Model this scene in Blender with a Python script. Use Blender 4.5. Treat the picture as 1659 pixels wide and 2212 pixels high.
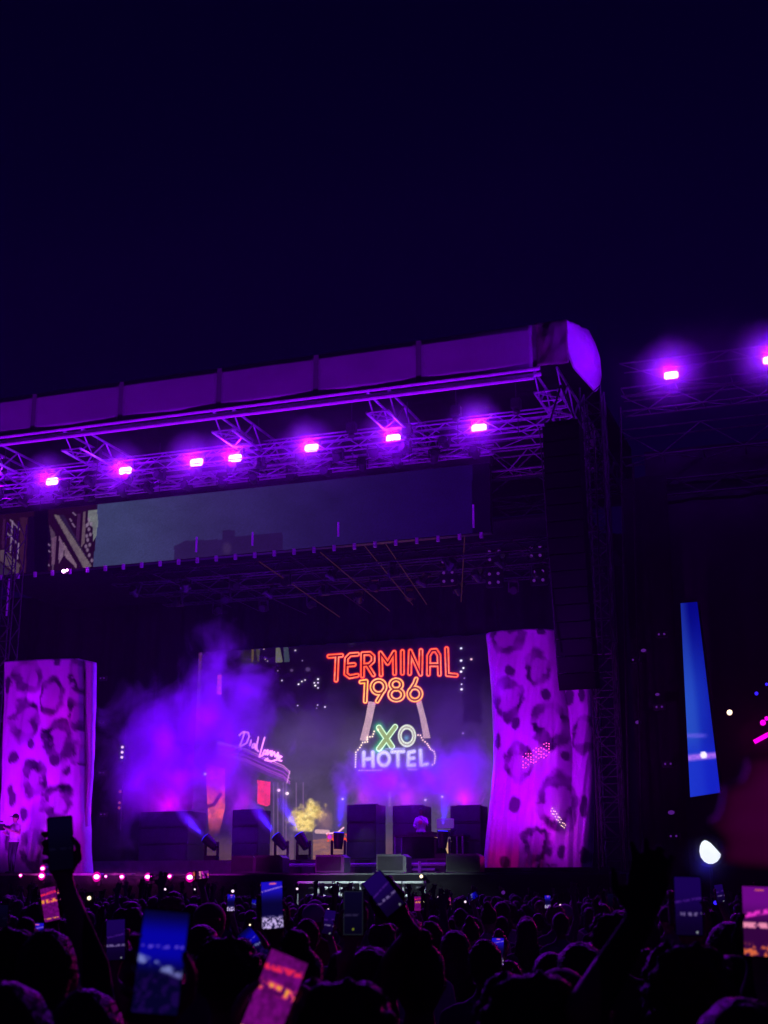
import bpy, bmesh, math, random
import numpy as np
from mathutils import Vector, Matrix, noise as mnoise
R = math.radians
random.seed(7); rng = np.random.default_rng(7)
scene = bpy.context.scene
for o in list(bpy.data.objects): bpy.data.objects.remove(o)
COL = scene.collection

# ------------------------------------------------------------------ camera, sky, exposure
TH = R(15.7); F = 2900.0; CT, ST = math.cos(TH), math.sin(TH); EYE = 1.95
cd = bpy.data.cameras.new('camera'); cam = bpy.data.objects.new('camera', cd); COL.objects.link(cam)
cam.location = (0, 0, EYE); cam.rotation_euler = (R(90) + TH, 0, 0)
cd.sensor_fit = 'VERTICAL'; cd.sensor_height = 24; cd.lens = 24*F/2212; cd.clip_end = 3000; cd.clip_start = .05
cd.dof.use_dof = True; cd.dof.focus_distance = 44; cd.dof.aperture_fstop = cd.lens/7.2
scene.camera = cam
scene.view_settings.view_transform = 'Standard'; scene.view_settings.look = 'None'
scene.view_settings.exposure = 0; scene.view_settings.gamma = 1; scene.view_settings.use_curve_mapping = False
scene.render.engine = 'CYCLES'
cy = scene.cycles
cy.max_bounces = 4; cy.diffuse_bounces = 2; cy.glossy_bounces = 2; cy.transmission_bounces = 2; cy.volume_bounces = 0
cy.volume_step_rate = 1.0; cy.volume_max_steps = 64; cy.use_denoising = True; cy.use_adaptive_sampling = True
cy.adaptive_threshold = .02; cy.sample_clamp_indirect = 4; cy.sample_clamp_direct = 0; cy.caustics_reflective = False
world = bpy.data.worlds.new('World'); scene.world = world; world.use_nodes = True
nt = world.node_tree; nt.nodes.clear()
wo = nt.nodes.new('ShaderNodeOutputWorld'); bg = nt.nodes.new('ShaderNodeBackground'); bg.inputs[1].default_value = 1
tc = nt.nodes.new('ShaderNodeTexCoord'); sp = nt.nodes.new('ShaderNodeSeparateXYZ'); cr = nt.nodes.new('ShaderNodeValToRGB')
cr.color_ramp.elements[0].position = 0; cr.color_ramp.elements[0].color = (.0022, .0, .024, 1)
cr.color_ramp.elements[1].position = .75; cr.color_ramp.elements[1].color = (.0003, .0, .0085, 1)
e = cr.color_ramp.elements.new(.28); e.color = (.0009, .0, .0165, 1)
nt.links.new(tc.outputs['Generated'], sp.inputs[0]); nt.links.new(sp.outputs[2], cr.inputs[0])
nt.links.new(cr.outputs[0], bg.inputs[0]); nt.links.new(bg.outputs[0], wo.inputs[0])

# ------------------------------------------------------------------ stage frame: u along the front, v away from us, w up
ANG = R(-19.6); UX, UY = math.cos(ANG), math.sin(ANG); VX, VY = -UY, UX; OX, OY = 5.61, 38.0
def S(u, v, w): return Vector((OX+u*UX+v*VX, OY+u*UY+v*VY, w))
def ray(px, py): return Vector((px-829.5, F*CT-(1106-py)*ST, F*ST+(1106-py)*CT))
def uw(px, py, v):
    d = ray(px, py); t = (v+OX*VX+OY*VY)/(d.x*VX+d.y*VY)
    x, y = d.x*t-OX, d.y*t-OY
    return x*UX+y*UY, EYE+d.z*t
def at(px, py, Y):
    d = ray(px, py); t = Y/d.y; return Vector((d.x*t, Y, EYE+d.z*t))
def proj(P):                                    # N,3 world -> photograph coordinates
    x, y, z = P[:, 0], P[:, 1], P[:, 2]-EYE
    f = y*CT+z*ST; u = -y*ST+z*CT
    return 829.5+F*x/f, 1106-F*u/f

# ------------------------------------------------------------------ materials
def s2l(c): return tuple(((x/12.92) if x <= .04045 else ((x+.055)/1.055)**2.4) for x in c)
MATS = {}
def mat(name, col=(.1, .1, .1), rough=.5, metal=0, bump=0, bscale=20, var=0, vscale=4, spec=.4, trans=0):
    m = bpy.data.materials.new(name); m.use_nodes = True; n = m.node_tree.nodes; l = m.node_tree.links
    b = n['Principled BSDF']; b.inputs['Base Color'].default_value = (*col, 1); b.inputs['Roughness'].default_value = rough
    b.inputs['Metallic'].default_value = metal; b.inputs['Specular IOR Level'].default_value = spec
    t = n.new('ShaderNodeTexCoord')
    if var:
        nz = n.new('ShaderNodeTexNoise'); nz.inputs['Scale'].default_value = vscale; nz.inputs['Detail'].default_value = 5
        r = n.new('ShaderNodeValToRGB'); r.color_ramp.elements[0].position = .3; r.color_ramp.elements[1].position = .7
        r.color_ramp.elements[0].color = (*[c*(1-var) for c in col], 1); r.color_ramp.elements[1].color = (*[min(1, c*(1+var)) for c in col], 1)
        l.new(t.outputs['Object'], nz.inputs['Vector']); l.new(nz.outputs[0], r.inputs[0]); l.new(r.outputs[0], b.inputs['Base Color'])
    if bump:
        nz = n.new('ShaderNodeTexNoise'); nz.inputs['Scale'].default_value = bscale; nz.inputs['Detail'].default_value = 4
        bp = n.new('ShaderNodeBump'); bp.inputs['Strength'].default_value = bump; bp.inputs['Distance'].default_value = .02
        l.new(t.outputs['Object'], nz.inputs['Vector']); l.new(nz.outputs[0], bp.inputs['Height']); l.new(bp.outputs[0], b.inputs['Normal'])
    MATS[name] = m; return m
def emis(name, col, st, attr=False, sampling='NONE'):
    m = bpy.data.materials.new(name); m.use_nodes = True; n = m.node_tree.nodes; l = m.node_tree.links
    n.clear(); o = n.new('ShaderNodeOutputMaterial'); e_ = n.new('ShaderNodeEmission'); e_.inputs[0].default_value = (*col, 1); e_.inputs[1].default_value = st
    if attr:
        a = n.new('ShaderNodeAttribute'); a.attribute_name = 'Col'; l.new(a.outputs['Color'], e_.inputs[0])
    l.new(e_.outputs[0], o.inputs[0]); m.cycles.emission_sampling = sampling; MATS[name] = m; return m
def attrmat(name, rough=.45):
    m = mat(name, rough=rough, bump=.25, bscale=6, spec=.5); n = m.node_tree.nodes
    a = n.new('ShaderNodeAttribute'); a.attribute_name = 'Col'; m.node_tree.links.new(a.outputs['Color'], n['Principled BSDF'].inputs['Base Color']); return m
M_alu = mat('brushed aluminium', (.55, .55, .58), .35, .6, var=.2)
M_black = mat('black painted metal', (.02, .02, .022), .45, 0, bump=.2, var=.3)
M_dark = mat('dark scuffed metal', (.05, .05, .055), .5, .3, var=.4)
M_cloth = mat('black stage drape', (.012, .011, .014), .95, 0, bump=.5, bscale=3, var=.3, vscale=1, spec=.05)
M_array = mat('matt black array cabinet', (.006, .006, .007), .8, 0, spec=.08)
M_truss = mat('dull aluminium truss', (.42, .42, .45), .4, .5, var=.25)
M_scrim = mat('dark wing scrim', (.03, .008, .035), .95, 0, bump=.3, bscale=2, var=.25, vscale=.6, spec=.05)
M_fascia = mat('grey roof fascia skin', (.42, .36, .4), .6, 0, bump=.35, bscale=1.2, var=.12, vscale=.5)
M_tarp = mat('pale roof tarpaulin', (.75, .7, .75), .5, 0, bump=.5, bscale=1.5, var=.12, vscale=1)
M_darktarp = mat('dark roof tarpaulin', (.2, .13, .15), .6, 0, bump=.8, bscale=1.2, var=.3, vscale=.8)
M_deck = mat('black stage deck', (.12, .12, .13), .4, 0, bump=.3, var=.3)
M_lip = mat('pale deck edge trim', (.5, .48, .52), .4, .2, var=.2)
M_cab = mat('dark speaker grille', (.035, .03, .04), .65, 0, bump=.6, bscale=60, var=.2)
M_grey = mat('grey riser panel', (.15, .145, .16), .6, 0, var=.2, vscale=2)
M_white = mat('white painted metal', (.75, .76, .75), .4, .1, var=.15)
M_ground = mat('trodden festival ground', (.03, .03, .028), .95, 0, bump=.8, bscale=3, var=.5, vscale=.8)
M_skin = [mat('skin %s' % n, c, .5, 0, var=.08) for n, c in (('light', (.42, .26, .2)), ('tan', (.25, .14, .09)), ('deep', (.09, .05, .035)))]
M_hair = [mat('hair %s' % n, c, .5, 0, bump=1, bscale=70, var=.3) for n, c in (('black', (.012, .01, .01)), ('brown', (.05, .028, .018)), ('blond', (.28, .19, .1)))]
M_shirt = [mat('shirt %s' % n, c, .85, 0, bump=.4, bscale=14, var=.12) for n, c in
           (('black', (.02, .02, .022)), ('white', (.6, .58, .6)), ('grey', (.16, .16, .17)), ('red', (.25, .03, .03)), ('denim', (.07, .09, .16)))]
M_trous = mat('dark trousers', (.02, .02, .028), .8, 0, bump=.4)
M_cap = [mat('cap %s' % n, c, .7) for n, c in (('black', (.02, .02, .02)), ('olive', (.2, .19, .08)), ('white', (.6, .6, .6)))]
M_phone = mat('black phone case', (.012, .012, .014), .35)
E_flood = emis('flood lens', (1, .42, 1), 9); E_foot = emis('footlight lens', (1, .35, .95), 5)
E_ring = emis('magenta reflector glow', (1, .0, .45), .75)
E_blue = emis('blue beam lens', (.03, .012, 1), 1.6); E_white = emis('white lamp face', (.8, .85, 1), 1.3)
E_warm = emis('warm lamp face', (1, .75, .5), 2.2); E_dim = emis('dim violet lens', (.22, .03, .6), .32); E_dot = emis('small white lamp', (1, .7, 1), 1.3)
E_sheen = emis('faint rose line sheen', (.45, .12, .25), .085); E_pink = emis('magenta light tube', (1, .0, .85), 1.1)  # rose glow stands for light reflected by the thin ceiling lines
E_red = emis('faint red lamp', (.8, .12, .2), .4); E_violet = emis('violet lit tab', (.3, .02, 1), .7)
E_screen = emis('led wall picture', (1, 1, 1), 1.25, attr=True); E_phone = emis('phone picture', (1, 1, 1), .82, attr=True)
M_print = attrmat('printed vinyl', .38)

# ------------------------------------------------------------------ object helpers
def link(o, parent=None, loc=None, rot=None):
    COL.objects.link(o)
    if parent: o.parent = parent
    if loc is not None: o.location = loc
    if rot is not None: o.rotation_euler = rot
    return o
def tag(o, label, cat, group=None, kind=None):
    o['label'] = label; o['category'] = cat
    if group: o['group'] = group
    if kind: o['kind'] = kind
    return o
def root(name, label, cat, loc, rz=ANG, group=None):
    o = bpy.data.objects.new(name, None); o.empty_display_size = .2; link(o, None, loc, (0, 0, rz)); return tag(o, label, cat, group)
class MB:
    def __init__(s): s.bm = bmesh.new()
    def box(s, x0, x1, y0, y1, z0, z1, bev=0):
        r = bmesh.ops.create_cube(s.bm, size=1)['verts']
        for v in r: v.co = Vector(((x0+x1)/2+v.co.x*(x1-x0), (y0+y1)/2+v.co.y*(y1-y0), (z0+z1)/2+v.co.z*(z1-z0)))
        if bev:
            ed = list({e_ for v in r for e_ in v.link_edges})
            bmesh.ops.bevel(s.bm, geom=ed, offset=bev, segments=2, affect='EDGES')
        return s
    def tube(s, a, b, r0, r1=None, n=8):
        a, b = Vector(a), Vector(b); d = b-a
        m = Matrix.Translation((a+b)/2) @ d.to_track_quat('Z', 'Y').to_matrix().to_4x4()
        bmesh.ops.create_cone(s.bm, cap_ends=True, segments=n, radius1=r0, radius2=r0 if r1 is None else r1, depth=d.length, matrix=m); return s
    def ball(s, c, r, sub=2, sc=(1, 1, 1)):
        bmesh.ops.create_icosphere(s.bm, subdivisions=sub, radius=r, matrix=Matrix.Translation(c) @ Matrix.Diagonal((*sc, 1))); return s
    def capsule(s, a, b, ra, rb=None, sub=2):
        rb = ra if rb is None else rb; t = bmesh.new()
        bmesh.ops.create_icosphere(t, subdivisions=sub, radius=ra, matrix=Matrix.Translation(a))
        bmesh.ops.create_icosphere(t, subdivisions=sub, radius=rb, matrix=Matrix.Translation(b))
        h = bmesh.ops.convex_hull(t, input=t.verts)
        bmesh.ops.delete(t, geom=[g for g in h['geom_interior'] if isinstance(g, bmesh.types.BMVert)], context='VERTS')
        me = bpy.data.meshes.new('t'); t.to_mesh(me); t.free(); s.bm.from_mesh(me); bpy.data.meshes.remove(me); return s
    def poly(s, pts, y0, y1):                   # outline in x,z extruded along y
        a = [s.bm.verts.new((x, y0, z)) for x, z in pts]; b = [s.bm.verts.new((x, y1, z)) for x, z in pts]; n = len(pts)
        s.bm.faces.new(a); s.bm.faces.new(b[::-1])
        for i in range(n): s.bm.faces.new((a[i], b[i], b[(i+1) % n], a[(i+1) % n]))
        return s
    def mesh(s, name, m, smooth=False):
        bmesh.ops.recalc_face_normals(s.bm, faces=s.bm.faces)
        me = bpy.data.meshes.new(name); s.bm.to_mesh(me); s.bm.free(); me.materials.append(m)
        if smooth: me.polygons.foreach_set('use_smooth', [True]*len(me.polygons))
        return me
    def build(s, name, m, parent=None, loc=None, rot=None, smooth=False):
        return link(bpy.data.objects.new(name, s.mesh(name, m, smooth)), parent, loc, rot)
def inst(name, me, parent=None, loc=None, rot=None, scale=None):
    o = link(bpy.data.objects.new(name, me), parent, loc, rot)
    if scale is not None: o.scale = scale
    return o
def copy_tree(o, parent=None):
    c = o.copy(); COL.objects.link(c); c.parent = parent
    for ch in o.children: copy_tree(ch, c)
    return c
def lamp(name, kind, loc, col, power, parent=None, aim=None, size=.1, spot=60, blend=.5, label='stage lamp beam'):
    d = bpy.data.lights.new(name, kind); d.color = col; d.energy = power
    d.shadow_soft_size = size
    if kind == 'SPOT': d.spot_size = R(spot); d.spot_blend = blend
    o = bpy.data.objects.new(name, d); link(o, None, loc)
    if aim is not None: o.rotation_euler = (Vector(aim)-Vector(loc)).to_track_quat('-Z', 'Y').to_euler()
    return o
def grid_mesh(name, P, cols, m, smooth=True, thick=None):
    """P (ny,nx,3) points, cols (ny,nx,3) linear colours"""
    ny, nx = P.shape[:2]; me = bpy.data.meshes.new(name)
    i = np.arange(ny*nx).reshape(ny, nx)
    q = np.stack([i[:-1, :-1], i[:-1, 1:], i[1:, 1:], i[1:, :-1]], -1).reshape(-1, 4)
    V = P.reshape(-1, 3); C = cols.reshape(-1, 3)
    if thick is not None:                        # closed back: mirror grid + rim
        V2 = V+np.array(thick); n0 = len(V); V = np.vstack([V, V2]); C = np.vstack([C, C])
        loop = np.concatenate([i[0, :], i[1:, -1], i[-1, -2::-1], i[-2:0:-1, 0]])
        nl = np.roll(loop, -1)
        q = np.vstack([q, q[:, ::-1]+n0, np.stack([loop, loop+n0, nl+n0, nl], -1)])
    me.vertices.add(len(V)); me.vertices.foreach_set('co', V.astype(np.float32).ravel())
    me.loops.add(len(q)*4); me.loops.foreach_set('vertex_index', q.astype(np.int32).ravel())
    me.polygons.add(len(q)); me.polygons.foreach_set('loop_start', np.arange(0, len(q)*4, 4, dtype=np.int32))
    me.polygons.foreach_set('use_smooth', np.full(len(q), smooth))
    a = me.color_attributes.new('Col', 'FLOAT_COLOR', 'POINT')
    a.data.foreach_set('color', np.hstack([C, np.ones((len(C), 1))]).astype(np.float32).ravel())
    me.update(); me.validate(); me.materials.append(m); return me

# ------------------------------------------------------------------ numpy painting for LED pictures and prints
def _h(ix, iy, s):
    n = (ix*374761393+iy*668265263+s*1442695041) & 0xffffffff; n = ((n ^ (n >> 13))*1274126177) & 0xffffffff
    return ((n ^ (n >> 16)) & 0xffff)/65535.
def vnoise(x, y, s=0):
    ix, iy = np.floor(x).astype(np.int64), np.floor(y).astype(np.int64); fx, fy = x-ix, y-iy
    fx = fx*fx*(3-2*fx); fy = fy*fy*(3-2*fy)
    return (_h(ix, iy, s)*(1-fx)+_h(ix+1, iy, s)*fx)*(1-fy)+(_h(ix, iy+1, s)*(1-fx)+_h(ix+1, iy+1, s)*fx)*fy
def fbm(x, y, s=0, o=4):
    r = 0; a = .5
    for k in range(o): r = r+a*vnoise(x*2**k, y*2**k, s+k); a *= .5
    return r/(1-.5**o)
def sstep(a, b, x): t = np.clip((x-a)/(b-a), 0, 1); return t*t*(3-2*t)
def pdist(X, Y, pts):
    d = np.full(X.shape, 1e9)
    for (x0, y0), (x1, y1) in zip(pts[:-1], pts[1:]):
        dx, dy = x1-x0, y1-y0; t = np.clip(((X-x0)*dx+(Y-y0)*dy)/(dx*dx+dy*dy+1e-9), 0, 1)
        d = np.minimum(d, np.hypot(X-x0-t*dx, Y-y0-t*dy))
    return d
def edist(X, Y, cx, cy_, rx, ry): k = np.hypot((X-cx)/rx, (Y-cy_)/ry); return np.abs(k-1)*(rx+ry)/2
def inpoly(X, Y, pts):
    r = np.zeros(X.shape, bool); n = len(pts)
    for i in range(n):
        (x0, y0), (x1, y1) = pts[i], pts[(i+1) % n]
        c = ((y0 > Y) != (y1 > Y)) & (X < (x1-x0)*(Y-y0)/(y1-y0+1e-9)+x0); r ^= c
    return r
def lin(c): c = np.clip(c, 0, None)/255.; return np.where(c <= .04045, c/12.92, ((c+.055)/1.055)**2.4)
def mix(img, m, c): return img*(1-m[..., None])+np.array(c, float)*m[..., None]

def paint_main(X, Y):
    img = np.zeros(X.shape+(3,))
    fog = sstep(1440, 1640, Y+40*(fbm(X/40, Y/40, 3)-.5)); base = np.array([14, 2, 34.]); fg = np.array([72, 60, 92.])
    img = base*(1-fog[..., None])+fg*fog[..., None]
    img *= (.78+.44*fbm(X/55, Y/40, 5))[..., None]
    img = mix(img, .6*sstep(150, 30, np.hypot((X-1000)*1.3, Y-1560)+60*(fbm(X/30, Y/30, 17)-.5)), (52, 24, 100)); img = mix(img, .75*sstep(640, 470, X+60*(fbm(X/40, Y/40, 18)-.5)), (22, 4, 46))
    # dark towers behind
    for (x0, x1, y0, y1, c) in ((560, 705, 1430, 1530, (10, 0, 22)), (430, 470, 1395, 1640, (24, 4, 40)), (520, 556, 1405, 1440, (44, 38, 34)), (1000, 1040, 1400, 1560, (16, 4, 40)), (480, 520, 1430, 1560, (28, 2, 50))):
        img = mix(img, .6*sstep(-7, 7, np.minimum(np.minimum(X-x0, x1-X), np.minimum(Y-y0, y1-Y)*.6)+10*(fbm(X/9, Y/9, 77)-.5))*(.6+.6*fbm(X/5, Y/16, 78)), c)
    for pts, c in (([(430, 1405), (436, 1405), (432, 1530), (425, 1530)], (74, 34, 40)), ([(596, 1395), (604, 1395), (611, 1430), (595, 1432)], (96, 96, 84)),
                   ([(612, 1394), (622, 1394), (626, 1430), (614, 1430)], (52, 62, 74)), ([(543, 1400), (549, 1400), (547, 1430), (543, 1430)], (84, 66, 44)),
                   ([(552, 1396), (562, 1396), (560, 1430), (556, 1428)], (58, 52, 50))):
        img = mix(img, .9*inpoly(X, Y, pts), c)
    for (cx, cy_, r, c) in ((570, 1402, 1.6, (150, 140, 130)), (573, 1424, 1.6, (150, 140, 130)), (578, 1428, 1.5, (150, 140, 130)), (638, 1405, 2.2, (170, 160, 180)), (653, 1427, 1.4, (130, 110, 160)),
                            (609, 1470, 2, (190, 180, 210)), (645, 1478, 2.3, (235, 225, 240)), (652, 1472, 2, (220, 210, 220)), (659, 1469, 2, (210, 200, 210)), (679, 1475, 2, (220, 200, 230)), (681, 1481, 2.4, (240, 230, 240)),
                            (687, 1467, 2.5, (220, 210, 230)), (687, 1475, 2, (220, 200, 240)), (687, 1486, 2, (200, 190, 220)), (643, 1524, 1.6, (200, 180, 220)), (686, 1523, 1.6, (200, 180, 220)), (702, 1527, 2.2, (220, 200, 230)),
                            (760, 1386, 3, (225, 230, 240)), (996, 1400.5, 3, (205, 205, 235)), (996, 1427, 3.2, (215, 210, 240)), (1001, 1443, 2.6, (235, 235, 250)), (996, 1451, 3, (225, 220, 245)), (997, 1478, 2, (200, 190, 230)),
                            (997, 1489, 3.2, (225, 215, 245)), (1018, 1424, 3, (215, 170, 190)), (1000, 1584, 2, (150, 110, 190)), (443, 1672, 4, (240, 190, 255)), (564, 1699, 4, (250, 180, 245)), (602, 1707, 4, (250, 190, 240)),
                            (620, 1714, 4.4, (255, 225, 235)), (740, 1726, 3, (235, 225, 240)), (955, 1721, 3, (235, 215, 245)), (919, 1728, 3, (235, 200, 245)), (684, 1530, 1.3, (170, 150, 200)), (790, 1467, 1.6, (235, 180, 190)),
                            (830, 1483, 2, (230, 170, 200)), (1003, 1465, 2, (120, 90, 170)), (600, 1449, 1.8, (120, 90, 140)), (630, 1448, 4, (70, 50, 90)), (665, 1446, 6, (62, 44, 84))):
        d = np.hypot(X-cx, (Y-cy_)*1.15); img = mix(img, sstep(r*1.25, r*.55, d), c); img = img+np.array(c)*(.12*np.exp(-(d/(r*2.6))**2))[..., None]
    # left window and lounge building
    img = mix(img, .8*inpoly(X, Y, [(452, 1420), (472, 1435), (476, 1520), (450, 1520)]), (34, 10, 40))
    img = mix(img, inpoly(X, Y, [(469, 1458), (479, 1458), (478, 1500), (468, 1500)]).astype(float), (226, 60, 120))
    for y in (1468, 1480, 1490): img = mix(img, .7*(np.abs(Y-y-.2*(X-470)) < .8)*((X > 450) & (X < 480)), (60, 20, 50))
    # awning + script lettering
    for off, c in ((0, (225, 130, 225)), (4, (200, 100, 220)), (14, (170, 80, 200)), (22, (190, 90, 205)), (26, (150, 70, 190))):
        a = pdist(X, Y, [(470, 1603+off), (530, 1618+off), (578, 1640+off), (612, 1654+off), (626, 1667+off)]); img = mix(img, .85*sstep(1.8, .6, a), c)
    img = mix(img, .35*inpoly(X, Y, [(470, 1605), (530, 1620), (626, 1667), (620, 1692), (530, 1655), (470, 1640)]), (130, 40, 190))
    img = mix(img, .8*sstep(2.2, .6, pdist(X, Y, [(626, 1666), (620, 1691)])), (220, 150, 220))
    q = lambda p: [(398+.2*a, 1360.3+.2*b) for a, b in p]
    for st in ([(600, 1250), (630, 1180), (650, 1112)], [(595, 1140), (640, 1100), (690, 1112), (702, 1155), (672, 1225), (610, 1256)], [(722, 1195), (708, 1250)],
               [(762, 1232), (738, 1240), (734, 1275), (756, 1272), (766, 1235), (770, 1290)], [(800, 1160), (782, 1260), (786, 1300), (800, 1312)], [(868, 1165), (838, 1270), (812, 1372), (850, 1352)],
               [(868, 1300), (850, 1335), (880, 1345), (888, 1310), (868, 1300)], [(902, 1300), (900, 1350), (930, 1310), (934, 1355)], [(950, 1310), (946, 1362), (972, 1322), (982, 1368)],
               [(1012, 1328), (990, 1362), (1018, 1378), (1012, 1328), (1000, 1405), (940, 1420), (872, 1408), (900, 1390)], [(1020, 1390), (1052, 1372), (1030, 1362), (1022, 1410), (1050, 1415)]):
        d = pdist(X, Y, q(st)); img = mix(img, .98*sstep(2.5, 1.1, d), (285, 185, 280)); img += np.array([40, 8, 50])*np.exp(-(d/6)**2)[..., None]
    # orange and pink windows
    w1 = inpoly(X, Y, [(445, 1650), (486, 1660), (486, 1745), (474, 1800), (452, 1810), (446, 1700)]); n1 = fbm(X/9, Y/12, 9)
    c1 = np.stack([235+0*X, 30+60*sstep(1670, 1760, Y), 170-100*sstep(1665, 1740, Y)], -1)*(.6+.6*n1)[..., None]
    img = np.where(w1[..., None], c1*sstep(1815, 1760, Y)[..., None]+img*(1-sstep(1815, 1760, Y))[..., None], img)
    img = mix(img, .8*sstep(5, 2, pdist(X, Y, [(448, 1742), (462, 1738), (472, 1722), (476, 1716)])), (60, 6, 40))
    w2 = inpoly(X, Y, [(556, 1685), (584, 1689), (583, 1738), (576, 1742), (556, 1736)])
    img = mix(img, w2*(.75+.4*fbm(X/7, Y/9, 4)), (238, 50, 120))
    for x in (591, 600, 612, 618, 640, 655): img = mix(img, .35*sstep(2.4, .4, np.abs(X-x))*((Y > 1690) & (Y < 1850)), (170, 120, 190))
    # street
    g = sstep(1792, 1830, Y)*(X > 430); img = mix(img, .6*g*(.6+.6*fbm(X/18, Y/6, 12)), (108, 72, 84))
    img = mix(img, .8*inpoly(X, Y, [(636, 1797), (676, 1797), (676, 1862), (634, 1862)]), (58, 46, 66))
    gl = inpoly(X, Y, [(676, 1815), (745, 1805), (745, 1862), (676, 1862)]); img = mix(img, .75*gl*fbm(X/14, Y/5, 8), (190, 120, 90))
    # yellow steam
    k = np.minimum(np.hypot((X-655)/30, (Y-1774)/28), np.minimum(np.hypot((X-676)/24, (Y-1752)/26), np.hypot((X-640)/17, (Y-1765)/15))); n = fbm(X/11, Y/11, 21, 5)
    st = sstep(1.3, .45, k+1.1*(n-.5)); img = mix(img, .92*st*sstep(1800, 1792, Y), (240, 208, 120)); img = mix(img, .6*st*sstep(.42, .7, fbm(X/8, Y/8, 31))*sstep(1800, 1790, Y), (150, 124, 70)); img = mix(img, .5*st*sstep(.55, .8, fbm(X/5+9, Y/5, 33)), (255, 240, 170))
    k = np.hypot((X-700)/22, (Y-1770)/30); img = mix(img, .35*sstep(1.2, .2, k+.8*(n-.5)), (200, 140, 130))
    img = mix(img, .9*sstep(5.4, 3.6, pdist(X, Y, [(684, 1796), (708, 1797)])), (205, 160, 165))
    img = mix(img, .95*sstep(2.6, 1.2, pdist(X, Y, [(706, 1801), (730, 1798), (742, 1788)])), (255, 180, 215))
    img = mix(img, .9*sstep(.45, .62, fbm(X/5, Y/4, 41))*((X > 706) & (X < 752) & (Y > 1800) & (Y < 1818)), (255, 70, 40))
    img = mix(img, .8*sstep(7, 3, np.hypot(X-712, Y-1808)), (220, 30, 230))
    # warm lit street patch seen under the table, pale pillar, blurred pink shape
    img = mix(img, .85*inpoly(X, Y, [(922, 1806), (966, 1806), (970, 1862), (940, 1862), (930, 1835)])*(.6+.7*fbm(X/7, Y/7, 51)), (225, 185, 130))
    img = mix(img, .6*sstep(10, 3, np.hypot((X-870)/1.6, Y-1697)), (210, 90, 220)); img = mix(img, .5*sstep(4, 1, pdist(X, Y, [(842, 1712), (842, 1740)])), (190, 140, 190))
    # sign supports
    Z = lambda p: [(683.5+.208*a, 1373.6+.208*b) for a, b in p]
    for p in ([(540, 680), (618, 690), (578, 880), (528, 1090), (450, 1085), (505, 870)], [(1030, 670), (1088, 663), (1140, 860), (1185, 1062), (1112, 1062), (1075, 850)]):
        img = mix(img, .95*inpoly(X, Y, Z(p))*(.85+.2*fbm(X/5, Y/12, 61)), (196, 156, 172))
    # neon words: TERMINAL / 1986
    A, B = (X-683.5)/.208, (Y-1373.6)/.208
    T = [[(130, 212), (262, 203)], [(215, 215), (204, 460)], [(428, 190), (350, 196), (312, 235), (305, 395), (345, 425), (425, 410)], [(310, 305), (392, 298)], [(478, 418), (480, 185)],
         [(480, 185), (555, 182), (588, 212), (588, 262), (548, 300), (485, 305)], [(530, 305), (592, 405)], [(672, 405), (665, 178), (740, 285), (808, 170), (812, 392)], [(893, 162), (893, 388)],
         [(968, 392), (975, 158), (1082, 398), (1086, 152)], [(1163, 398), (1166, 205), (1195, 155), (1240, 150), (1272, 200), (1278, 400)], [(1170, 300), (1272, 300)], [(1352, 132), (1360, 402), (1452, 410)]]
    d = np.full(X.shape, 1e9)
    for p in T: d = np.minimum(d, pdist(A, B, p))
    N = np.full(X.shape, 1e9)
    for p in ([(462, 478), (517, 472), (507, 680)], [(702, 560), (632, 678)], [(1036, 448), (1020, 492), (968, 575)]): N = np.minimum(N, pdist(A, B, p))
    for c in ((645, 530, 68, 68), (828, 505, 56, 50), (830, 610, 68, 58), (1022, 602, 64, 64)): N = np.minimum(N, edist(A, B, *c))
    hue = sstep(.3, .75, fbm(A/120, B/80, 71))
    for D, c_out, c_in, core in ((d, (255, 40, 45), (255, 150+0, 110), (60, 4, 20)), (N, (250, 70, 90), (255, 205, 130), (96, 46, 20))):
        img = mix(img, .85*sstep(34, 22, D), (110, 4, 30)); img = img+np.array([70, 5, 30.])*np.exp(-(D/42)**2)[..., None]
        band = sstep(30, 25, D)*sstep(5, 9, D); img = mix(img, band, c_out)
        cc = np.stack([255+0*X, c_in[1]-45*hue*(D is d), c_in[2]-50*hue], -1)
        b2 = sstep(8, 4, np.abs(D-16))[..., None]; img = img*(1-b2)+cc*b2
        img = mix(img, sstep(7, 3.5, D), core)
    xd = np.minimum(pdist(A, B, [(650, 952), (785, 1150)]), pdist(A, B, [(818, 945), (650, 1172)]))
    img = img+np.array([0, 150, 40.])*(np.exp(-(xd/52)**2)*sstep(860, 640, A))[..., None]
    img = mix(img, sstep(34, 28, xd), (215, 250, 215)); img = mix(img, sstep(22, 16, xd), (140, 160, 105))
    od = edist(A, B, 940, 1038, 74, 92); img = mix(img, sstep(28, 20, od), (215, 220, 205)); img = mix(img, .8*sstep(10, 3, od), (150, 140, 130)); img = img+np.array([30, 90, 90.])*np.exp(-(np.hypot(A-935, B-1060)/30)**2)[..., None]
    img = mix(img, .7*sstep(8, 3, pdist(A, B, [(720, 1172), (920, 1165)])), (150, 150, 200))
    hd = edist(A, B, 700, 1277, 58, 68)
    for p in ([(492, 1210), (490, 1350)], [(585, 1208), (588, 1355)], [(492, 1285), (585, 1272)], [(785, 1205), (905, 1200)], [(845, 1205), (848, 1350)], [(1015, 1200), (958, 1212), (952, 1346), (1018, 1342)], [(955, 1275), (1010, 1270)], [(1080, 1190), (1088, 1342), (1148, 1332)]):
        hd = np.minimum(hd, pdist(A, B, p))
    img = img+np.array([60, 60, 110.])*np.exp(-(hd/40)**2)[..., None]; img = mix(img, sstep(26, 14, hd), (205, 195, 255)); img = mix(img, .6*sstep(10, 3, hd), (240, 235, 255))
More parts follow.
